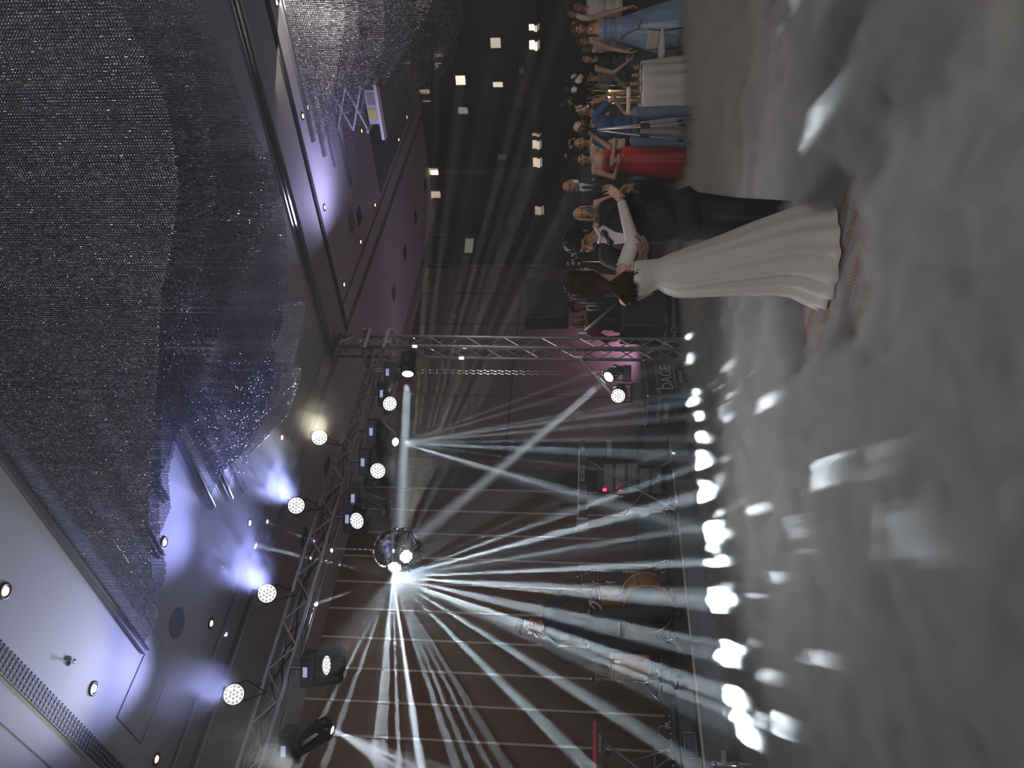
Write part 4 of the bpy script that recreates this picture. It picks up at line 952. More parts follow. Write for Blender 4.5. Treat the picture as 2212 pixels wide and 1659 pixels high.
for k, (a, bq) in enumerate(((.10, .26), (-.12, .30), (.0, .52))):
    foot = V((top_.x, top_.y, .01))+HR*a*1.5-HF*(bq-.30); MB().tube([top_, lerp(top_, foot, .45), foot], [.015, .013, .010], 8).build('leg', metal_m, mp_, True)
    MB().caps(lerp(top_, foot, .42), lerp(top_, foot, .48), .021, .021, 8).build('leg_clamp', black_m, mp_, True)
    MB().caps(lerp(top_, foot, .74), lerp(top_, foot, .78), .019, .019, 8).build('leg_clamp', black_m, mp_, True)
MB().caps(top_-UZ*.03, top_+UZ*.05, .028, .024, 10).build('head', black_m, mp_, True)
guest('man with cropped hair in a white shirt between the cameraman and the woman in red', (1256, 309), 11.6, hairs=('bald', hair_dark), top=('shirt', white_sh), bottom=('trousers', blackc_m), seed=9, lookdir=(-HF-HR*.3))
# red gown
t, W, hp, R, Jn = guest('woman in a crimson gown with dark hair pinned up, a phone at her waist', (1257, 346), 10.8, hairs=('bun', hair_black), top=('strapless', red_m), bottom=('gown', red_m, .27), male=False, seed=10, facing=(-HF-HR*.25), lookdir=(-HF-HR*.1),
    armL=[(.10, .02, 1.14), (-.10, .17, 1.16), (0, -1, 0), .5], armR=[(.08, .02, 1.13), (-.08, .17, 1.10), (0, -1, 0), .5], lips=lipd_m)
MB().tube([W(.10, .09, 1.30), W(.115, .05, 1.40), W(.12, .0, 1.45)], .006, 6).build('shoulder_strap', red_m, t, True)
ph = W(-.01, .20, 1.22); pt = thing('phone', tuple(ph), 'dark phone in the hands of the woman in the crimson gown', 'phone')
MB().obox(ph, HR*.036, HF*.005, UZ*.07).build('phone_case', black_m, pt, bevel=.004); MB().obox(ph-HF*.0055, HR*.032, HF*.0006, UZ*.064).build('back_glass', mat('phone_glass', (.08, .06, .07), .1), pt)
# suited man with glasses
t, W, hp, R, Jn = guest('balding man with glasses in a navy suit and tie behind the clasped hands', (1233, 403), 11.3, hgt=1.8, hairs=('bald', hair_grey), top=('jacket', suit_m), bottom=('trousers', suit_m), seed=11, glasses=True, facing=(-HF-HR*.35), lookdir=(-HF-HR*.5))
MB().box((-.025, -.004, -.012), (.025, .004, .012), None, W(.10, .16, 1.30)).build('pocket_square', white_sh, t)
# blonde with phone
t, W, hp, R, Jn = guest('blonde woman in a dark green sequined dress filming with a phone, behind the groom', (1259, 462), 10.4, hairs=('long', hair_blond), top=('sleeveless', mat('green_sequin', (.008, .04, .025), .25, .6, nscale=120, var=.9)), bottom=('gown', blackc_m, .26), male=False, seed=12, hlen=.16,
    armL=[(.03, .17, 1.22), (-.13, .26, 1.44), (0, -1, 0), .7], armR=[(.03, .17, 1.20), (-.10, .26, 1.42), (0, -1, 0), .7])
ph = W(.0, .33, 1.52); pt = thing('phone', tuple(ph), 'shiny phone held in front of the blonde woman\'s mouth behind the groom', 'phone')
MB().obox(ph, HR*.038, HF*.005, UZ*.045).build('phone_case', mat('phone_silver', (.5, .5, .5), .15, .9), pt, bevel=.004); MB().ell(ph-HF*.006+HR*.02+UZ*.025, (.008, .008, .008)).build('phone_camera', black_m, pt, True)
# pair by the loudspeaker
guest('dark haired man in a black suit with glasses behind the bride\'s hair', (1250, 663), 11.8, hairs=('short', hair_black), top=('jacket', blackc_m), bottom=('trousers', blackc_m), seed=13, glasses=True, sk=skin_b, facing=(-HF-HR*.2))
guest('woman with grey blonde hair in a maroon knit top standing by the pink lit wall', (1249, 694), 12.4, hairs=('long', hair_grey), top=('shirt', maroon), bottom=('trousers', blackc_m), male=False, seed=15, hlen=.03)
# singer on the stage
t, W, hp, R, Jn = guest('dark dressed singer on the stage before the drum kit, microphone at the mouth', (1143, 1352), 8.3, hairs=('short', hair_dark), top=('shirt', mat('black_shirt', (.012, .013, .020), .8)), bottom=('trousers', mat('black_trousers', (.010, .010, .014), .8)), seed=16, z0=.45,
    armL=[(.16, .05, 1.20), (.12, .12, .98)], armR=[(.12, .14, 1.22), (-.10, .17, 1.43), (0, -1, 0), .9], facing=(-HF+HR*.1), lookdir=(-HF*.8+HR*.5), legspread=.15, male=True)
mt = thing('microphone', tuple(W(-.02, .22, 1.52)), 'hand-held microphone at the singer\'s mouth', 'microphone')
MB().caps(W(-.08, .26, 1.44), W(-.02, .17, 1.53), .011, .016, 10).build('handle', black_m, mt, True); MB().ell(W(-.015, .165, 1.54), (.025, .025, .025)).build('grille', gunm_m, mt, True)
# ================================================================ text helper
def text(body, loc, right, up, size, m, parent, name='lettering', extrude=.001, spacing=1.0, align='CENTER', shear=0.0, boxw=None):
    c = bpy.data.curves.new(name, 'FONT'); c.body = body; c.size = size; c.extrude = extrude; c.align_x = align; c.align_y = 'CENTER'; c.space_character = spacing; c.shear = shear; c.resolution_u = 3
    o = bpy.data.objects.new(name, c); COL.objects.link(o)
    r = V(right).normalized(); u = V(up); u = (u-r*u.dot(r)).normalized(); nrm = r.cross(u)
    M = Matrix((r, u, nrm)).transposed().to_4x4(); loc = V(loc)
    if parent is not None: loc = loc-WLOC.get(parent.name, V((0, 0, 0))); o.parent = parent
    M.translation = loc; o.matrix_basis = M
    dg = bpy.context.evaluated_depsgraph_get(); me = bpy.data.meshes.new_from_object(o.evaluated_get(dg)); me.materials.clear(); me.materials.append(m)
    o2 = bpy.data.objects.new(name, me); COL.objects.link(o2); o2.parent = parent; o2.matrix_basis = M; bpy.data.objects.remove(o); return o2
letter_m = mat('pale_lettering', (.42, .42, .44), .5, var=.03); letterb_m = mat('bright_lettering', (.6, .6, .6), .5, var=.03)
case_m = mat('flight_case_laminate', (.010, .010, .012), .35, nscale=40); alu_m = mat('case_aluminium', (.34, .34, .34), .4, .9)

def flight_case(name, o, ux, uy, L, Wd, z0, z1, label, lid=.20, seed=0):
    """o = near lower corner, ux/uy unit horizontals along its two visible faces"""
    t = thing(name, (o[0], o[1], z0), label, 'flight case'); o = V((o[0], o[1], 0)); ux = V(ux); uy = V(uy)
    c = o+ux*L/2+uy*Wd/2+UZ*(z0+z1)/2
    MB().obox(c, ux*(L/2-.006), uy*(Wd/2-.006), UZ*((z1-z0)/2-.006)).build('case_shell', case_m, t)
    e = MB(); w_ = .014
    for a in (0, 1):
        for bq in (0, 1):
            q = o+ux*L*a+uy*Wd*bq; e.obox(q+UZ*(z0+z1)/2, ux*w_, uy*w_, UZ*(z1-z0)/2)
            e.obox(o+ux*L/2+uy*Wd*a+UZ*(z0 if bq else z1), ux*L/2, uy*w_, UZ*w_); e.obox(o+uy*Wd/2+ux*L*a+UZ*(z0 if bq else z1), ux*w_, uy*Wd/2, UZ*w_)
    e.build('edge_profile', alu_m, t)
    zl = z1-(z1-z0)*lid
    bd_ = MB(); bd_.obox(o+ux*L/2+UZ*zl-uy*.004, ux*(L/2), uy*.008, UZ*.022).obox(o+uy*Wd/2+UZ*zl-ux*.004, ux*.008, uy*Wd/2, UZ*.022)
    bd_.obox(o+ux*L/2+uy*Wd+UZ*zl+uy*.004, ux*(L/2), uy*.008, UZ*.022)
    bd_.build('lid_band', alu_m, t)
    for a in (0, 1):
        for bq in (0, 1):
            for z in (z0, z1): MB().ell(o+ux*L*a+uy*Wd*bq+UZ*z, (.026, .026, .026), None, 10, 6).build('ball_corner', chrome_m, t, True)
    for f in ((.28,) if L < .6 else (.22,)):
        q = o+ux*L*f-uy*.012+UZ*zl; MB().obox(q, ux*.038, uy*.006, UZ*.045).build('butterfly_latch', chrome_m, t, bevel=.008)
        MB().obox(q-uy*.008, ux*.02, uy*.004, UZ*.026).build('latch_key', gunm_m, t)
    return t, o, ux, uy
# case with the two lit sides beside the tower
c0 = pl(1478, 855, 2, .13)
ang = rad(8); ux = V((math.cos(ang), math.sin(ang), 0)); uy = V((-math.sin(ang), math.cos(ang), 0))
near = V((pl(1400, 856, 2, .76).x, pl(1400, 856, 2, .76).y, 0)); nz = P(1400, 856, 9.55); near = V((nz.x, nz.y, 0))
zt = nz.z
t, o, ux, uy = flight_case('flight_case', (near.x, near.y), ux, uy, .78, .44, .02, zt, 'black flight case with large pale letters, standing in the fog beside the tower foot')
fc = lambda a, z, off=.009: o+ux*a-uy*off+UZ*z
text('DAGE', fc(.40, zt-.26), ux, UZ, .205, letter_m, t, spacing=.95)
text('Sound & Illumination', fc(.40, zt-.355), ux, UZ, .030, letter_m, t)
ln = MB()
for z in (zt-.345, zt-.365):
    for a, bq in ((.16, .27), (.53, .64)): ln.obox(fc((a+bq)/2, z), ux*(bq-a)/2, uy*.001, UZ*.003)
ln.build('rule_lines', letter_m, t)
text('PROVOLUX', fc(.42, zt-.43), ux, UZ, .052, letter_m, t, shear=.25)
sd = lambda a, z, off=.009: o+uy*a-ux*off+UZ*z
text('AK-580', sd(.22, zt-.24), -uy, UZ, .085, letterb_m, t, spacing=.85)
kp = MB()
for i in range(2):
    for j in range(2): kp.tube([sd(.10+i*.16+.05*math.cos(k*PI/4), zt-.40-j*.0+.05*math.sin(k*PI/4)-j*.11) for k in range(8)], .003, 4, True)
kp.build('recessed_sockets', gunm_m, t)

# small display box and lamp base on the case
# loudspeaker above and subwoofers below, right of the tower
sp0 = P(1180, 655, 10.9); spu = HR*.92+HF*.39; spf = UZ.cross(spu); spf = spf if spf.dot(-HF) > 0 else -spf
t = thing('loudspeaker', (sp0.x, sp0.y, sp0.z-.33), 'large black loudspeaker cabinet raised on a pole above the bride, tapering to its back', 'loudspeaker')
v = []
for z, k in ((-.31, .94), (.30, 1.0)):
    for a, bq in ((-.30, .14), (-.34, .0), (-.24, -.34), (.24, -.34), (.36, .0), (.33, .14)): v.append(sp0+spu*a*k+spf*bq+UZ*z)
m = MB(); m.add(v, [(5, 4, 3, 2, 1, 0), (6, 7, 8, 9, 10, 11)]+[(i, (i+1) % 6, 6+(i+1) % 6, 6+i) for i in range(6)])
m.build('cabinet', mat('speaker_black', (.022, .024, .028), .6, nscale=60), t, bevel=.02)
m = MB(); m.obox(sp0+spf*.152, spu*.27, spf*.006, UZ*.27); m.build('grille', mat('grille_cloth', (.012, .013, .016), .8), t, bevel=.01)
m = MB(); m.obox(sp0+spu*.33-spf*.17+UZ*.16, spu*.02, spf*.07, UZ*.018); m.obox(sp0+spu*.33-spf*.17-UZ*.17, spu*.02, spf*.09, UZ*.035); m.build('side_handle', black_m, t)
MB().cyl((sp0.x, sp0.y, .95), (sp0.x, sp0.y, sp0.z-.31), .02, n=12).build('pole', gunm_m, t, True)
def sub(c, w_, dp, z0, z1, label, ang=0):
    u = (HR*math.cos(ang)+HF*math.sin(ang)); f = UZ.cross(u); f = f if f.dot(-HF) > 0 else -f
    c = V((c.x, c.y, 0)); t = thing('subwoofer', (c.x, c.y, z0), label, 'loudspeaker')
    MB().obox(c+UZ*(z0+z1)/2, u*w_/2, f*dp/2, UZ*(z1-z0)/2).build('cabinet', mat('speaker_black', (.022, .024, .028), .6, nscale=60), t, bevel=.015)
    MB().obox(c+f*(dp/2+.003)+UZ*((z0+z1)/2), u*(w_/2-.04), f*.004, UZ*((z1-z0)/2-.05)).build('grille', mat('grille_cloth', (.012, .013, .016), .8), t)
    h = MB()
    for s in (-1, 1): h.obox(c+f*(dp/2+.009)+UZ*((z0+z1)/2+.06)+u*s*.05, u*.028, f*.004, UZ*.045)
    h.build('recessed_handle', black_m, t, bevel=.004)
    return c, u, f, t
sc0 = P(1400, 672, 10.7)
sub(sc0, .74, .62, .42, .99, 'black subwoofer cabinet with a pair of recessed handles, topmost of the stack behind the bride', .35)
c1 = flight_case('amplifier_rack', (P(1450, 738, 10.45).x, P(1450, 738, 10.45).y), (HR*.95+HF*.31).normalized(), (HF*.95-HR*.31).normalized(), .74, .5, .02, .40, 'black amplifier rack with aluminium edges under the subwoofer, half in fog', .3)
c1[0]['category'] = 'amplifier rack'
# cable and plug on it
q = P(1437, 690, 10.35); t = thing('plug_adapter', tuple(q), 'pale grey cable plug lying across the front of the subwoofer stack', 'plug')
MB().caps(q-HR*.06, q+HR*.05, .022, .017, 10).build('housing', mat('pale_grey_plastic', (.42, .43, .46), .5), t, True); MB().tube([q-HR*.06, q-HR*.1+UZ*.02, q-HR*.12+UZ*.06, q-HR*.08+UZ*.07], .006, 6).build('lead', chrome_m, t, True)
# pair of thin cables dropping in front of the pink wall
m = MB(); m.tube([P(1290, 655, 10.8), P(1310, 668, 10.8), P(1332, 690, 10.8)], .005, 5); m.tube([P(1300, 640, 10.8), P(1322, 668, 10.8), P(1333, 706, 10.8)], .005, 5)
tag(m.build('speaker_cable', black_m), 'pair of thin black cables crossing the maroon top beside the subwoofers', 'cable')

# ================================================================ drum kit
amber = mat('amber_lacquer', (.55, .27, .05), .22, nscale=6, var=.35, coat=.6); head_m = mat('drum_head_black', (.012, .012, .014), .3); hw_m = chrome_m
cym_m = mat('cymbal_bronze', (.30, .22, .09), .3, 1, nscale=40)
def drum(c, ax, r, h, label, name='tom_drum', front=None):
    ax = V(ax).normalized(); c = V(c); t = thing(name, tuple(c), label, 'drum')
    MB().lathe([(r*.98, -h/2), (r, -h/2+.01), (r, h/2-.01), (r*.98, h/2)], c, ax, 40, True).build('shell', amber, t, True)
    for s in (-1, 1):
        MB().lathe([(r*1.0, s*h/2-.012), (r*1.035, s*h/2-.012), (r*1.035, s*h/2+.014), (r*1.0, s*h/2+.014)], c, ax, 40, False).build('hoop', amber if r > .2 else hw_m, t, True)
        MB().lathe([(.001, s*(h/2+.006)), (r*.99, s*(h/2+.004)), (r*.99, s*(h/2+.001)), (.001, s*(h/2))], c, ax, 40).build('drum_head', head_m, t, True)
    x, y = MB().frame(ax)
    for k in range(8):
        a = 2*PI*(k+.5)/8; rd = x*math.cos(a)+y*math.sin(a); l = MB()
        for s in (-1, 1): l.caps(c+rd*(r+.012)+ax*s*h*.22, c+rd*(r+.012)+ax*s*h*.32, .009, .009, 8)
        l.cyl(c+rd*(r+.02)-ax*(h/2+.012), c+rd*(r+.02)+ax*(h/2+.012), .0035, n=6); l.build('lug', hw_m, t)
    return t
def stand(base, top, label, name='cymbal_stand', boom=None, cym=None, cr=.22, cax=None, legs=.30, cat='stand'):
    base = V(base); top = V(top); t = thing(name, tuple(base), label, cat)
    m = MB(); mid = lerp(base, top, .55); m.cyl(base+UZ*.12, mid, .0125, n=10); m.cyl(mid, top, .0085, n=10); m.build('column', hw_m, t, True)
    MB().caps(mid-UZ*.02, mid+UZ*.02, .018, .018, 10).build('clamp', hw_m, t, True)
    for k in range(3):
        a = 2*PI*k/3+.5; d = V((math.cos(a), math.sin(a), 0)); MB().tube([base+UZ*.36, base+d*legs*.72+UZ*.14, base+d*legs+UZ*.012], .009, 8).build('leg', hw_m, t, True)
        MB().tube([base+UZ*.14, base+d*legs*.62+UZ*.185], .006, 6).build('brace', hw_m, t, True)
        MB().ell(base+d*legs+UZ*.013, (.014, .014, .012), None, 10, 6).build('rubber_foot', black_m, t, True)
    end = top
    if boom is not None: MB().cyl(top-(V(boom)-top)*.25, boom, .007, n=8).build('boom', hw_m, t, True); end = V(boom)
    if cym:
        ct = thing('cymbal', tuple(end), cym, 'cymbal', None)
        MB().lathe([(.004, .030), (.018, .028), (.034, .012), (cr*.6, .004), (cr, -.008), (cr, -.0095), (cr*.6, .002), (.034, .009), (.004, .022)], end, cax or (0, 0, 1), 40).build('bronze_plate', cym_m, ct, True)
        MB().caps(end, end+UZ*.045, .007, .006, 8).build('wing_nut', hw_m, ct, True)
    return t
ST = .45
bc = P(1397, 1300, 9.0)
bdr = drum(bc, (-HF*.9-HR*.1+V((0, 0, 0))).normalized(), .275, .42, 'amber bass drum with a black front head, partly behind the singer', 'bass_drum')
for s in (-1, 1):
    q = bc+HR*s*.20+UZ*-.12; spv = V((q.x, q.y, ST+.01))+HR*s*.22-HF*.22
    MB().cyl(q, spv, .007, n=8).build('spur', hw_m, bdr)
drum(P(1310, 1292, 9.1), (-HF*.25+UZ), .15, .24, 'amber rack tom mounted above the bass drum, beside the singer\'s hand')
ft = P(1360, 1430, 8.9); ftd = drum(ft, (0, 0, 1), .205, .40, 'amber floor tom left of the singer, standing on thin legs', 'floor_tom')
for k in range(3):
    a = 2*PI*k/3+.8; d = V((math.cos(a), math.sin(a), 0)); p_ = ft+d*.228
    MB().tube([p_+UZ*.02, p_-UZ*.22, V((p_.x, p_.y, ST+.03)), V((p_.x, p_.y, ST+.01))+d*.03], .006, 8).build('leg', hw_m, ftd, True)
def gp(y, d): q = P(1440, y, d); return V((q.x, q.y, ST))
g = gp(1238, 9.2); stand(g, V((g.x, g.y, P(1275, 1238, 9.2).z)), 'chrome cymbal stand right of the bass drum, carrying a thin cymbal seen edge on', boom=P(1255, 1246, 9.2), cym='thin cymbal seen edge on, highest and nearest the mirror ball rays', cr=.16)
g = gp(1262, 9.4); stand(g, V((g.x, g.y, P(1290, 1262, 9.4).z)), 'chrome hi-hat stand just behind the bass drum', 'hi_hat_stand', cym='hi-hat cymbal lying flat beside the rack tom', cr=.17)
g = gp(1476, 8.7); stand(g, V((g.x, g.y, P(1310, 1473, 8.7).z)), 'chrome cymbal stand left of the floor tom carrying the large crash cymbal', boom=P(1285, 1466, 8.7), cym='large crash cymbal, its bell and edge left of the floor tom', cr=.26)
g = gp(1411, 8.6); stand(g, V((g.x, g.y, P(1305, 1405, 8.6).z)), 'chrome stand with wide crossed legs between the singer and the floor tom', 'snare_stand', legs=.36)
dr_ = gp(1350, 9.5); t = thing('drum_throne', tuple(dr_), 'round black drum stool behind the bass drum', 'stool')
MB().lathe([(.15, .48), (.17, .50), (.17, .55), (.14, .57)], dr_, (0, 0, 1), 28).build('seat', black_m, t, True); MB().cyl(dr_+UZ*.1, dr_+UZ*.5, .014).build('column', hw_m, t, True)
for k in range(3):
    a = 2*PI*k/3; MB().tube([dr_+UZ*.3, dr_+V((math.cos(a)*.26, math.sin(a)*.26, .012))], .009, 8).build('leg', hw_m, t, True)

# ================================================================ keyboards, racks, stage odds and ends
kb = P(1258, 1045, 8.9); ku = (HR*.80+HF*.60).normalized(); kf = UZ.cross(ku); kf = kf if kf.dot(-HF) > 0 else -kf
t = thing('keyboard', (kb.x, kb.y, kb.z), 'black electronic keyboard on a stand, seen from behind, with pale end cheek', 'keyboard')
MB().obox(kb, ku*.50, kf*.15, UZ*.040).build('body', black_m, t, bevel=.01)
MB().obox(kb-ku*.515, ku*.016, kf*.15, UZ*.062).build('end_cheek', mat('pale_cheek', (.34, .32, .30), .5), t, bevel=.006)
kk = MB()
for i in range(36): kk.obox(kb+UZ*.043-kf*.08+ku*(-.46+i*.0262), ku*.0120, kf*.06, UZ*.006)
kk.build('keys', white_sh, t)
text('KORG', kb+kf*.153+ku*.05, ku, UZ, .075, letter_m, t)
text('M50', kb+kf*.153+ku*.38, ku, UZ, .035, letter_m, t)
kt = MB()
for s in (-1, 1):
    a = V((kb.x, kb.y, ST+.02))+ku*s*.33; bq = kb-UZ*.05-ku*s*.30
    kt.cyl(a+kf*.02, bq+kf*.02, .016, n=8); kt.obox(a, ku*.02, kf*.18, UZ*.016); kt.obox(bq, ku*.02, kf*.15, UZ*.012)
tag(kt.build('keyboard_stand', gunm_m), 'black X-shaped stand carrying the keyboard on the stage', 'stand')
# dark figure-high rack with red lamps behind the keyboard
rk = P(1365, 1030, 9.9); t = thing('equipment_rack', (rk.x, rk.y, ST), 'tall dark equipment rack with two red indicator lamps behind the keyboard', 'rack')
MB().obox(V((rk.x, rk.y, ST+.42)), HR*.20, HF*.16, UZ*.42).build('cabinet', mat('rack_black', (.012, .012, .014), .5), t, bevel=.01)
led = mat('red_indicator', (.8, .05, .08), .4, emit=(1, .04, .10), es=3.0)
for x in (1306, 1337):
    q = P(x, 1058, 9.68); MB().ell(q, (.02, .02, .028)).build('indicator_lamp', led, t, True)
for i in range(5): MB().obox(V((rk.x, rk.y, ST+.12+i*.15))-HF*.163, HR*.17, HF*.004, UZ*.055).build('rack_unit', gunm_m, t)
gq = P(1318, 978, 10.4); t = thing('guitar_amplifier', (gq.x, gq.y, ST), 'guitar amplifier stack with a brassy mesh strip in front of the glazed recess', 'amplifier')
MB().obox(V((gq.x, gq.y, ST+.33)), HR*.19, HF*.14, UZ*.33).build('cabinet', mat('amp_black', (.02, .02, .022), .7), t, bevel=.01)
MB().obox(V((gq.x, gq.y, P(1318, 978, 10.4).z)), HR*.16, HF*.12, UZ*.055).build('mesh_panel', mat('brass_mesh', (.22, .17, .10), .35, .8, nscale=90, var=.8), t)
MB().obox(V((gq.x, gq.y, ST+.40))-HF*.145, HR*.14, HF*.004, UZ*.12).build('speaker_cloth', mat('amp_grey', (.05, .052, .06), .8), t)
# stage monitors
def monitor(p, ang, label, w_=.5):
    p = V((p[0], p[1], ST)); u = HR*math.cos(ang)+HF*math.sin(ang); f = UZ.cross(u)
    t = thing('stage_monitor', tuple(p), label, 'loudspeaker')
    v = [p+u*a+f*bq+UZ*z for a in (-w_/2, w_/2) for bq, z in ((-.2, 0), (.2, 0), (.16, .16), (-.08, .36), (-.2, .30))]
    m = MB().add(v, [(0, 1, 2, 3, 4), (9, 8, 7, 6, 5)]+[(i, (i+1) % 5+0, 5+(i+1) % 5, 5+i) for i in range(5)]); m.build('cabinet', mat('speaker_black', (.022, .024, .028), .6, nscale=60), t, bevel=.01)
    gq_ = [p+u*a*.9+f*bq+UZ*z for a in (-w_/2, w_/2) for bq, z in ((.165, .175), (-.07, .355))]
    MB().add([q+f*.008+UZ*.008 for q in gq_], [(0, 1, 3, 2)]).build('grille', mat('grille_cloth', (.012, .013, .016), .8), t)
q = pl(1440, 960, 2, ST); monitor((q.x, q.y+.1), .3, 'black wedge monitor lying on the stage next to the flight case')
q = pl(1440, 1145, 2, ST); monitor((q.x, q.y+.15), -.3, 'black wedge monitor on the stage between the keyboard and the drum kit')
# slanting microphone stands
def micstand(base, top, boom, label):
    base = V(base); t = thing('microphone_stand', tuple(base), label, 'stand')
    MB().cyl(base+UZ*.03, top, .010, n=8).build('pole', gunm_m, t, True)
    for k in range(3):
        a = 2*PI*k/3+.3; MB().tube([base+UZ*.14, base+V((math.cos(a)*.28, math.sin(a)*.28, .012))], .008, 8).build('leg', gunm_m, t, True)
    if boom is not None:
        MB().cyl(V(top)+(V(top)-V(boom))*.3, boom, .007, n=8).build('boom', gunm_m, t, True); d = (V(boom)-V(top)).normalized()
        MB().caps(V(boom), V(boom)+d*.12, .014, .020, 10).build('microphone', black_m, t, True); MB().ell(V(boom)+d*.135, (.025, .025, .025)).build('grille', mat('mic_grille', (.3, .3, .3), .3, .9), t, True)
b0 = gp(1100, 8.9); micstand(b0, V((b0.x, b0.y, ST+.5)), P(1405, 1045, 8.9), 'short dark stand with a slanting tube beside the keyboard rack')
b0 = P(1440, 1600, 7.3); b0.z = ST; micstand(b0, V((b0.x, b0.y, P(1345, 1600, 7.3).z))+HR*-.25, P(1316, 1642, 7.1)+HR*.05, 'dark boom stand with a microphone near the red keyboard')
# red keyboard near the picture edge
k2 = P(1293, 1668, 6.95); t = thing('keyboard', tuple(k2), 'black keyboard with a bright red rim at the picture edge', 'keyboard')
u2 = (HR*.86+HF*.5).normalized(); f2 = UZ.cross(u2); f2 = f2 if f2.dot(-HF) > 0 else -f2
MB().obox(k2, u2*.40, f2*.15, UZ*.028).build('body', black_m, t, bevel=.008); MB().obox(k2+UZ*.037, u2*.402, f2*.152, UZ*.011).build('red_rim', mat('red_shell', (.55, .03, .04), .35), t)
text('nord stage', k2+f2*.152+u2*.22-UZ*.004, u2, UZ, .035, letter_m, t)
m = MB()
for s in (-1, 1): m.cyl(V((k2.x, k2.y, ST+.02))+u2*s*.3, k2-UZ*.03-u2*s*.26, .014, n=8)
tag(m.build('keyboard_stand', gunm_m), 'black X-shaped stand under the red rimmed keyboard', 'stand')
# amplifier and rack at the edge
a2 = P(1398, 1650, 7.6); t = thing('guitar_amplifier', (a2.x, a2.y, ST), 'small black amplifier with pale piping at the picture edge below the brown boards', 'amplifier')
c_ = V((a2.x, a2.y, ST+.17)); MB().obox(c_, HR*.20, HF*.12, UZ*.17).build('cabinet', mat('amp_black', (.02, .02, .022), .7), t, bevel=.01)
e = MB()
for z in (-.165, .165): e.obox(c_-HF*.122+UZ*z, HR*.2, HF*.004, UZ*.006)
for s in (-1, 1): e.obox(c_-HF*.122+HR*s*.195, HR*.006, HF*.004, UZ*.165)
e.build('piping', mat('pale_piping', (.32, .30, .26), .6), t)
MB().ell(c_-HF*.125+HR*-.08-UZ*.10, (.010, .006, .010)).build('power_lamp', mat('violet_led', (.3, .2, 1), .4, emit=(.3, .2, 1), es=2.5), t, True)
# rack case at the stage lip with silver handle
c0_ = P(1480, 1622, 7.0); rc = V((c0_.x-.1, 7.32, ST)); t = thing('rack_case', tuple(rc), 'low black rack case with a silver recessed handle at the stage lip', 'flight case')
MB().box((-.55, -.19, 0), (.62, .19, .17), None, rc).build('case_shell', case_m, t, bevel=.008)
hn = MB(); hc_ = rc+V((.10, -.198, .085))
for z in (-.05, .05): hn.cyl(hc_+V((-.11, 0, z)), hc_+V((.11, 0, z)), .006, n=8)
for x_ in (-.11, .11): hn.cyl(hc_+V((x_, 0, -.05)), hc_+V((x_, 0, .05)), .006, n=8)
hn.build('handle_frame', alu_m, t, True)
MB().box((-.10, -.006, -.042), (.10, .002, .042), None, hc_+V((0, .002, 0))).build('handle_recess', dark_m, t)
text('CARVORD', rc+V((-.28, -.193, .08)), (1, 0, 0), (0, 0, 1), .075, letter_m, t, shear=.3)
t = thing('effects_pedal', (rc.x-.30, rc.y+.02, ST+.17), 'slim black pedal board with a row of knobs on top of the rack case', 'effects pedal')
MB().box((-.24, -.12, .001), (.5, .12, .05), None, rc+V((0, 0, .17))).build('board', black_m, t, bevel=.006)
for k in range(12): MB().cyl(rc+V((-.2+k*.055, -.08, .22)), rc+V((-.2+k*.055, -.08, .238)), .009, n=10).build('knob', chrome_m, t, True)
text('fly', rc+V((-.30+.12, -.122, .195)), (1, 0, 0), (0, 0, 1), .05, letter_m, t, shear=.3)
ps = pl(1466, 1580, 2, ST); t = thing('power_strip', (ps.x, ps.y+.25, ST), 'grey power strip with a white plug and cable on the stage floor', 'power strip')
pc = V((ps.x, ps.y+.25, ST)); MB().box((-.22, -.04, .0), (.20, .04, .05), None, pc).build('strip', mat('strip_grey', (.16, .15, .14), .6), t, bevel=.006)
MB().box((.13, -.03, .05), (.19, .03, .11), None, pc).build('plug', mat('plug_white', (.4, .37, .33), .5), t, bevel=.006)
MB().tube([pc+V(q) for q in ((.16, 0, .11), (.16, .02, .17), (.10, .05, .19), (.02, .04, .10), (-.08, .0, .03), (-.2, -.03, .012), (-.38, -.1, .012))], .006, 8).build('cable', mat('cable_cream', (.45, .40, .28), .6), t, True)
# cables over the stage floor
m = MB(); rr = random.Random(3)
for k in range(7):
    x = rr.uniform(2.6, 5.5); y = rr.uniform(7.6, 9.0); pts = []
    for i in range(14): pts.append(V((x, y, ST+.008))); x += rr.uniform(.02, .18); y = min(9.3, max(7.3, y+rr.uniform(-.18, .18)))
    m.tube(pts, .006, 5)
tag(m.build('stage_cables', black_m), 'loose black cables lying over the stage floor', 'cable', kind='stuff')
# chrome chair leg poking into the corner
q = P(1548, 1652, 6.3); t = thing('chrome_stand', (q.x, q.y, 0), 'bright chrome clamp stand poking out of the fog at the picture edge', 'stand')
MB().cyl((q.x, q.y, .0), (q.x, q.y, q.z), .028, n=12).build('post', chrome_m, t, True); MB().ell((q.x, q.y, q.z+.02), (.03, .03, .03)).build('finial', chrome_m, t, True); MB().obox(q-UZ*.05+HR*.05, HR*.06, HF*.02, UZ*.02).build('arm', chrome_m, t)

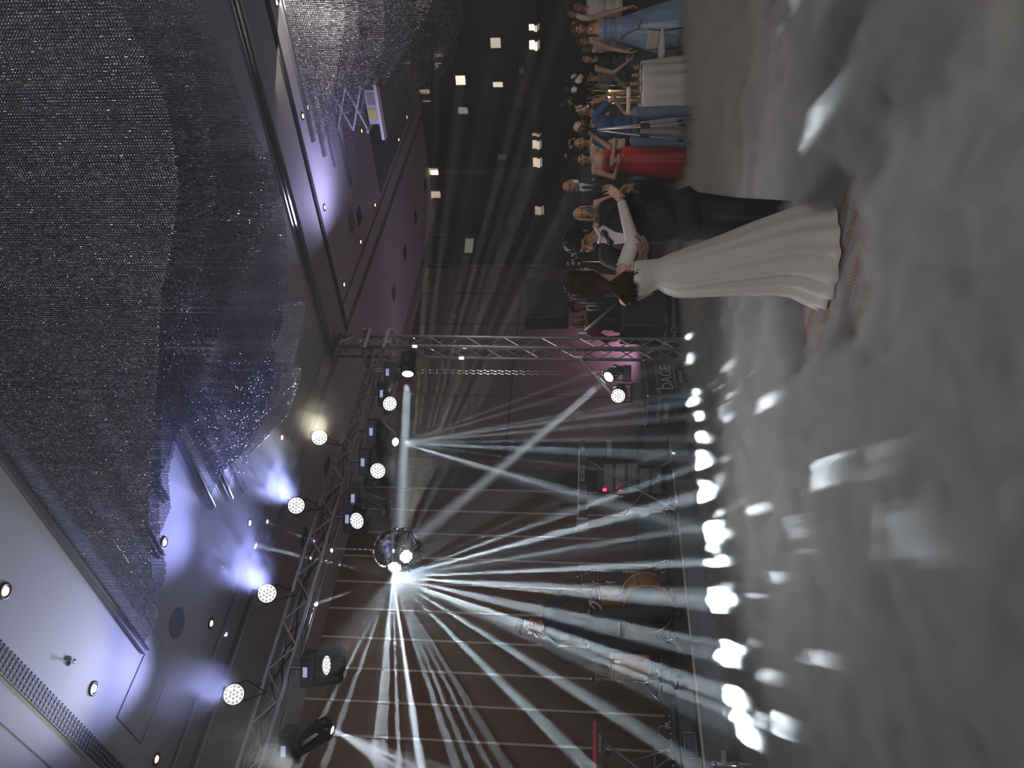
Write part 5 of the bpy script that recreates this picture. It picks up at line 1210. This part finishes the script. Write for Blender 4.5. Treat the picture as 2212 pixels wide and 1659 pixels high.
# ================================================================ guest table
cloth_m = mat('white_tablecloth', (.52, .51, .52), .8, nscale=5, var=.06); glass_m = mat('bottle_glass', (.16, .15, .06), .08, spec=1)
T = P(1385, 222, 10.9); TZ = .76
t = thing('banquet_table', (T.x, T.y, 0), 'round banquet table beneath a white cloth, behind the cameraman', 'table')
MB().lathe([(.53, TZ-.03), (.53, TZ-.004)], (T.x, T.y, 0), n=40).build('tabletop', brown_m, t); MB().cyl((T.x, T.y, 0), (T.x, T.y, TZ-.03), .06).build('pedestal', gunm_m, t)
b = MB(); rings = []
for r, z, am in ((.02, TZ+.004, 0), (.30, TZ+.004, 0), (.535, TZ+.004, 0), (.55, TZ-.02, .006), (.56, TZ-.20, .02), (.575, TZ-.45, .035), (.59, .03, .045)):
    rings.append([V((T.x+r*(1+am*math.sin(a*17)+am*.6*math.sin(a*5+1))*math.cos(a), T.y+r*(1+am*math.sin(a*17)+am*.6*math.sin(a*5+1))*math.sin(a), z)) for a in [2*PI*j/120 for j in range(120)]])
b.rings(rings, False); o = b.build('tablecloth', cloth_m, None, True); tag(o, 'white floor-length cloth over the round banquet table, falling in soft folds', 'tablecloth')
q_ = o.modifiers.new('thick', 'SOLIDIFY'); q_.thickness = .004
def ont(x, y): return V((T.x, T.y, TZ+.008))+HR*x+HF*y
# tall stand and flowers
def flowers(c, r, n, m_list, label, stand_h=None, seed=0, cols=None):
    rr = random.Random(seed); t = thing('flower_arrangement', tuple(c), label, 'flowers'); lv = MB()
    for k in range(n*5):
        d = V((rr.gauss(0, 1), rr.gauss(0, 1), rr.gauss(0, .8))).normalized(); p = c+d*r*rr.uniform(.5, 1.15); x, y = lv.frame(d); w_ = r*rr.uniform(.06, .10); L_ = r*rr.uniform(.25, .45)
        lv.add([p, p+d*L_*.5+x*w_+UZ*.01, p+d*L_, p+d*L_*.5-x*w_+UZ*.01, p+d*L_*.5+y*w_*.3], [(0, 1, 4), (1, 2, 4), (2, 3, 4), (3, 0, 4)])
    lv.build('foliage', mat('arrangement_leaf', (.045, .075, .035), .6, nscale=20, var=.5), t)
    for i, m_ in enumerate(m_list):
        for k in range(n//len(m_list)):
            d = V((rr.gauss(0, 1), rr.gauss(0, 1), rr.gauss(0, .7))).normalized(); p = c+d*r*rr.uniform(.6, .95)-HF*r*.15; fl = MB(); s = r*rr.uniform(.12, .2)
            x, y = fl.frame(d)
            for ring, cnt in ((1.0, 6), (.6, 5)):
                for j in range(cnt):
                    a = 2*PI*j/cnt+ring*2; o_ = (x*math.cos(a)+y*math.sin(a)); fl.ell(p+o_*s*.6*ring+d*s*(1-ring)*.6, (s*.42, s*.42, s*.42), None, 7, 5)
            fl.ell(p+d*s*.4, (s*.3,)*3, None, 7, 5); fl.build('bloom', m_, t, True)
    return t
wht = mat('petal_white', (.62, .60, .60), .7, nscale=40); pch = mat('petal_peach', (.62, .42, .30), .7, nscale=40); pnk = mat('petal_pink', (.5, .3, .34), .7, nscale=40)
fcn = P(1252, 202, 10.95); t = flowers(fcn, .26, 14, [wht, wht, pch], 'big arrangement of white and peach flowers on a tall gold stand on the table', seed=4)
gold = mat('gold_rod', (.55, .36, .16), .3, .9)
for k in range(6):
    a = 2*PI*k/6; p0 = V((fcn.x, fcn.y, TZ+.012))+V((math.cos(a), math.sin(a), 0))*.13; p1 = V((fcn.x, fcn.y, fcn.z-.10))+V((math.cos(a+.9), math.sin(a+.9), 0))*.12
    MB().cyl(p0, p1, .005, n=6).build('stand_rod', gold, t, True)
MB().tube([V((fcn.x, fcn.y, TZ+.014))+V((math.cos(k*PI/10), math.sin(k*PI/10), 0))*.13 for k in range(20)], .006, 6, True).build('stand_ring', gold, t, True)
f2c = P(1246, 328, 12.9); t = flowers(f2c, .22, 10, [pch, wht], 'cream and green flower arrangement behind the man with cropped hair', seed=8)
for k in range(4):
    a = 2*PI*k/4; MB().cyl(V((f2c.x, f2c.y, .755))+V((math.cos(a), math.sin(a), 0))*.1, V((f2c.x, f2c.y, f2c.z-.10)), .006, n=6).build('stand_rod', mat('gold_rod', (.55, .36, .16), .3, .9), t, True)
t = flowers(P(1246, 566, 8.9), .12, 9, [pnk, wht, wht], "small pink and white flower arrangement on a post, between the couple's faces", seed=9)
q = P(1246, 566, 8.9); MB().cyl((q.x, q.y, .0), (q.x, q.y, q.z-.06), .012, n=8).build('post', gold, t, True); MB().cyl((q.x, q.y, .0), (q.x, q.y, .02), .12, n=20).build('base', gold, t, True)
flame = mat('candle_flame', (1, .6, .2), .5, emit=(1, .62, .25), es=14); wax = mat('candle_wax', (.62, .58, .52), .5)
for k, (x, y, l) in enumerate(((1317, 196, 'lit taper candle on the table, nearest the woman in navy'), (1316, 210, 'lit taper candle on the table, middle of the three'), (1316, 223, 'lit taper candle on the table, nearest the cameraman'))):
    c = P(x, y, 10.7); t = thing('candle', (c.x, c.y, TZ+.01), l, 'candle', 'taper candles on the banquet table')
    MB().ell(c, (.010, .010, .020), None, 8, 8).build('flame', flame, t, True); MB().cyl((c.x, c.y, c.z-.03), (c.x, c.y, c.z-.22), .010, .011, 10).build('wax', wax, t, True)
    MB().lathe([(.045, 0), (.012, .02), (.008, .06), (.016, max(.08, c.z-.22-TZ-.01)), (.014, max(.085, c.z-.215-TZ-.01))], (c.x, c.y, TZ+.012), n=16).build('holder', gold, t, True)
light('candle_light', 'POINT', P(1312, 210, 10.6), 1.5, (1, .55, .2), shadow_soft_size=.05)
# folded cloth tray, jars, bottles, plates
c = ont(-.08, -.22)+UZ*.16; t = thing('serving_stand', tuple(ont(-.08, -.22)), 'gold wire stand with a folded white napkin on top, on the banquet table', 'stand')
MB().obox(c, HR*.20, HF*.07, UZ*.025).build('napkin', white_sh, t, bevel=.012)
for a in (-.18, .18):
    for bq in (-.06, .06): MB().cyl(c+HR*a+HF*bq-UZ*.02, c+HR*a+HF*bq-UZ*.155, .004, n=6).build('wire_leg', gold, t)
JL = ['at the edge nearest the woman in navy', 'second from the woman in navy', 'under the candles', 'beneath the napkin stand', 'right of the napkin stand toward the cameraman', 'tallest, beside the napkin', 'small, at the front edge', 'behind the first two jars', 'half hidden by the cameraman\'s arm', 'behind the napkin stand']
for k, l in enumerate(JL):
    x_ = .52-k*.105; y_ = -.38+.10*((k*7) % 3); h_ = .09+.05*((k*5) % 4)/3; q = ont(x_*.72, y_*.9+.03); t = thing('glass_jar', tuple(q), 'amber tinted glass jar on the banquet table, '+l, 'jar', 'glass jars on the banquet table')
    MB().lathe([(.030, 0), (.034, .01), (.034, h_*.7), (.024, h_*.85), (.024, h_)], q, n=18).build('jar_body', glass_m, t, True); MB().lathe([(.026, h_-.002), (.026, h_+.012), (.001, h_+.013)], q, n=16).build('lid', gold, t, True)
for k, (x_, y_, l) in enumerate(((.45, -.55, 'white plate on the banquet table, nearest the woman in navy'), (.12, -.62, 'white plate on the banquet table, below the middle candle'), (-.3, -.55, 'white plate on the banquet table, beside the cameraman'))):
    q = ont(x_*.7, y_*.62); o = MB().lathe([(.001, .004), (.060, .004), (.095, .016), (.096, .012), (.062, .0), (.001, .0)], q, n=32).build('plate', white_sh, None, True); tag(o, l, 'plate', 'plates on the banquet table')
# chairs with white covers
def chair(p, ang, label, cover=True, bk=.74, bh=.19):
    p = V((p.x, p.y, 0)); f = V((math.cos(ang), math.sin(ang), 0)); s = UZ.cross(f); t = thing('banquet_chair', tuple(p), label, 'chair', None); mm = mat('chair_steel', (.03, .03, .032), .4, .5)
    for a in (-1, 1):
        MB().tube([p+s*a*.19-f*.19+UZ*(bk+bh), p+s*a*.19-f*.17+UZ*.45, p+s*a*.20-f*.22+UZ*.0], .012, 8).build('leg', mm, t, True)
        MB().tube([p+s*a*.19+f*.19+UZ*.45, p+s*a*.20+f*.21], .012, 8).build('leg', mm, t, True)
    MB().obox(p+UZ*.465, s*.21, f*.21, UZ*.03).build('seat', white_sh if cover else black_m, t, bevel=.02)
    MB().obox(p-f*.19+UZ*bk, s*.20, f*.018, UZ*bh).build('backrest', white_sh if cover else black_m, t, bevel=.02)
chair(P(1440, 338, 12.15), .3, 'chair with a pale cushioned seat behind the cameraman\'s outer leg')
chair(P(1450, 108, 10.9), 2.6, 'white covered chair beside the train of the blue gown', bk=.58, bh=.08)
chair(P(1440, 382, 12.2), 2.2, 'white covered chair behind the woman in the crimson gown, near the groom')
chair(P(1440, 408, 11.6), 1.2, 'white covered chair half hidden by the groom\'s jacket')
T2 = P(1400, 330, 12.9); t = thing('banquet_table', (T2.x, T2.y, 0), 'second round table under a white cloth far behind the woman in crimson', 'table')
MB().lathe([(.56, .02), (.53, .55), (.51, .745), (.48, .75), (.001, .751)], (T2.x, T2.y, 0), n=40).build('tablecloth', cloth_m, t, True)
o = MB().lathe([(.001, .0), (.30, .0), (.31, .02), (.28, .035), (.001, .03)], P(1375, 392, 11.0), (HF+HR*.3-UZ*.2), 36).build('round_tray', black_m, None, True); tag(o, 'round black tray with white bars, held edge-on behind the clasped hands', 'tray')
# ================================================================ low fog over the dance floor
def fog_mat():
    m = bpy.data.materials.new('dry_ice_fog'); m.use_nodes = True; t = m.node_tree; t.nodes.clear()
    out = t.nodes.new('ShaderNodeOutputMaterial'); vs = t.nodes.new('ShaderNodeVolumeScatter'); t.links.new(vs.outputs[0], out.inputs['Volume'])
    vs.inputs['Color'].default_value = (.97, .96, .96, 1); vs.inputs['Anisotropy'].default_value = 0.0
    def MA(op, a, b=None, c=None):
        n = t.nodes.new('ShaderNodeMath'); n.operation = op
        for i, x in enumerate((a, b, c)):
            if x is None: continue
            if isinstance(x, (int, float)): n.inputs[i].default_value = x
            else: t.links.new(x, n.inputs[i])
        return n.outputs[0]
    tc = t.nodes.new('ShaderNodeTexCoord'); no = t.nodes.new('ShaderNodeTexNoise'); no.inputs['Scale'].default_value = 1.4; no.inputs['Detail'].default_value = 4; no.inputs['Roughness'].default_value = .6; no.inputs['Distortion'].default_value = 1.6
    t.links.new(tc.outputs['Object'], no.inputs['Vector'])
    sx = t.nodes.new('ShaderNodeSeparateXYZ'); t.links.new(tc.outputs['Object'], sx.inputs[0])
    # thin clearings where the carpet shows: (x, y, radius, depth)
    n2 = t.nodes.new('ShaderNodeTexNoise'); n2.inputs['Scale'].default_value = 6.5; n2.inputs['Detail'].default_value = 2
    t.links.new(tc.outputs['Object'], n2.inputs['Vector'])
    top = MA('MULTIPLY_ADD', n2.outputs[0], .22, MA('MULTIPLY_ADD', no.outputs[0], .26, -.01))
    for hx, hy, hr, hd in HOLES:
        dx = MA('SUBTRACT', sx.outputs[0], hx); dy = MA('SUBTRACT', sx.outputs[1], hy)
        d2 = MA('SQRT', MA('ADD', MA('MULTIPLY', dx, dx), MA('MULTIPLY', dy, dy)))
        mr = t.nodes.new('ShaderNodeMapRange'); mr.interpolation_type = 'SMOOTHSTEP'; mr.inputs['From Min'].default_value = hr*.4; mr.inputs['From Max'].default_value = hr*1.3
        mr.inputs['To Min'].default_value = hd; mr.inputs['To Max'].default_value = 0; t.links.new(d2, mr.inputs['Value'])
        top = MA('SUBTRACT', top, mr.outputs[0])
    d = MA('MULTIPLY', MA('MAXIMUM', MA('SUBTRACT', top, sx.outputs[2]), 0), 70.)
    t.links.new(d, vs.inputs['Density'])
    m.cycles.volume_step_rate = .11
    return m
HOLES = []
for x, y, r_, d_ in ((1770, 670, .40, .40), (1870, 600, .38, .38), (1850, 480, .34, .30), (1960, 330, .3, .10)):
    q = pl(x, y, 2, 0); HOLES.append((q.x, q.y, r_, d_))
fg = MB().box((X0+.05, Y0+.05, .002), (15.4, 7.07, .46)).build('dry_ice_fog', fog_mat())
tag(fg, 'thick low grey fog rolling over the whole dance floor', 'fog', kind='stuff')

# ================================================================ drifting smoke lit by the truss lamps
def smoke_mat(name, k, sc_):
    m = bpy.data.materials.new(name); m.use_nodes = True; t = m.node_tree; t.nodes.clear()
    out = t.nodes.new('ShaderNodeOutputMaterial'); vs = t.nodes.new('ShaderNodeVolumeScatter'); t.links.new(vs.outputs[0], out.inputs['Volume']); vs.inputs['Color'].default_value = (.96, .97, .97, 1)
    tc = t.nodes.new('ShaderNodeTexCoord'); no = t.nodes.new('ShaderNodeTexNoise'); no.inputs['Scale'].default_value = sc_; no.inputs['Detail'].default_value = 4; no.inputs['Distortion'].default_value = 1.2
    t.links.new(tc.outputs['Object'], no.inputs['Vector'])
    ln_ = t.nodes.new('ShaderNodeVectorMath'); ln_.operation = 'LENGTH'; t.links.new(tc.outputs['Object'], ln_.inputs[0])
    def MR(v, a, b, c, d):
        q = t.nodes.new('ShaderNodeMapRange'); q.inputs['From Min'].default_value = a; q.inputs['From Max'].default_value = b; q.inputs['To Min'].default_value = c; q.inputs['To Max'].default_value = d; t.links.new(v, q.inputs['Value']); return q.outputs[0]
    f = MR(ln_.outputs['Value'], .15, .98, 1, 0); g = MR(no.outputs[0], .40, .72, 0, k)
    mu = t.nodes.new('ShaderNodeMath'); mu.operation = 'MULTIPLY'; t.links.new(f, mu.inputs[0]); t.links.new(g, mu.inputs[1]); t.links.new(mu.outputs[0], vs.inputs['Density'])
    m.cycles.volume_step_rate = .6; return m
def plume(c, d, a, r, k, label, ns=2.2):
    b = MB(); b.ell((0, 0, 0), (1, 1, 1), None, 20, 12); o = b.build('smoke_plume', smoke_mat('drifting_smoke', k, ns)); o.location = c; o.scale = (r, r*.8, a)
    o.rotation_euler = V(d).to_track_quat('Z', 'Y').to_euler(); tag(o, label, 'smoke', kind='stuff')
plume(P(672, 850, 8.7), UPV, .75, .62, 1.6, 'grey green smoke drifting between the yellowish chandelier and the truss')
for i, k_, l in ((1, 1.0, 'violet lit smoke rising from the par lamp beside the chandelier tracks'), (2, 1.0, 'violet lit smoke streaming from the third par lamp')):
    p_, q_ = PARS[i], PART[i]; dd = q_-p_; plume(p_+dd*.5, dd, dd.length*.6, .42, k_, l)
plume(P(455, 1590, 6.3), UPV, 1.0, .75, 1.0, 'pale smoke cloud at the picture edge below the last par lamp')
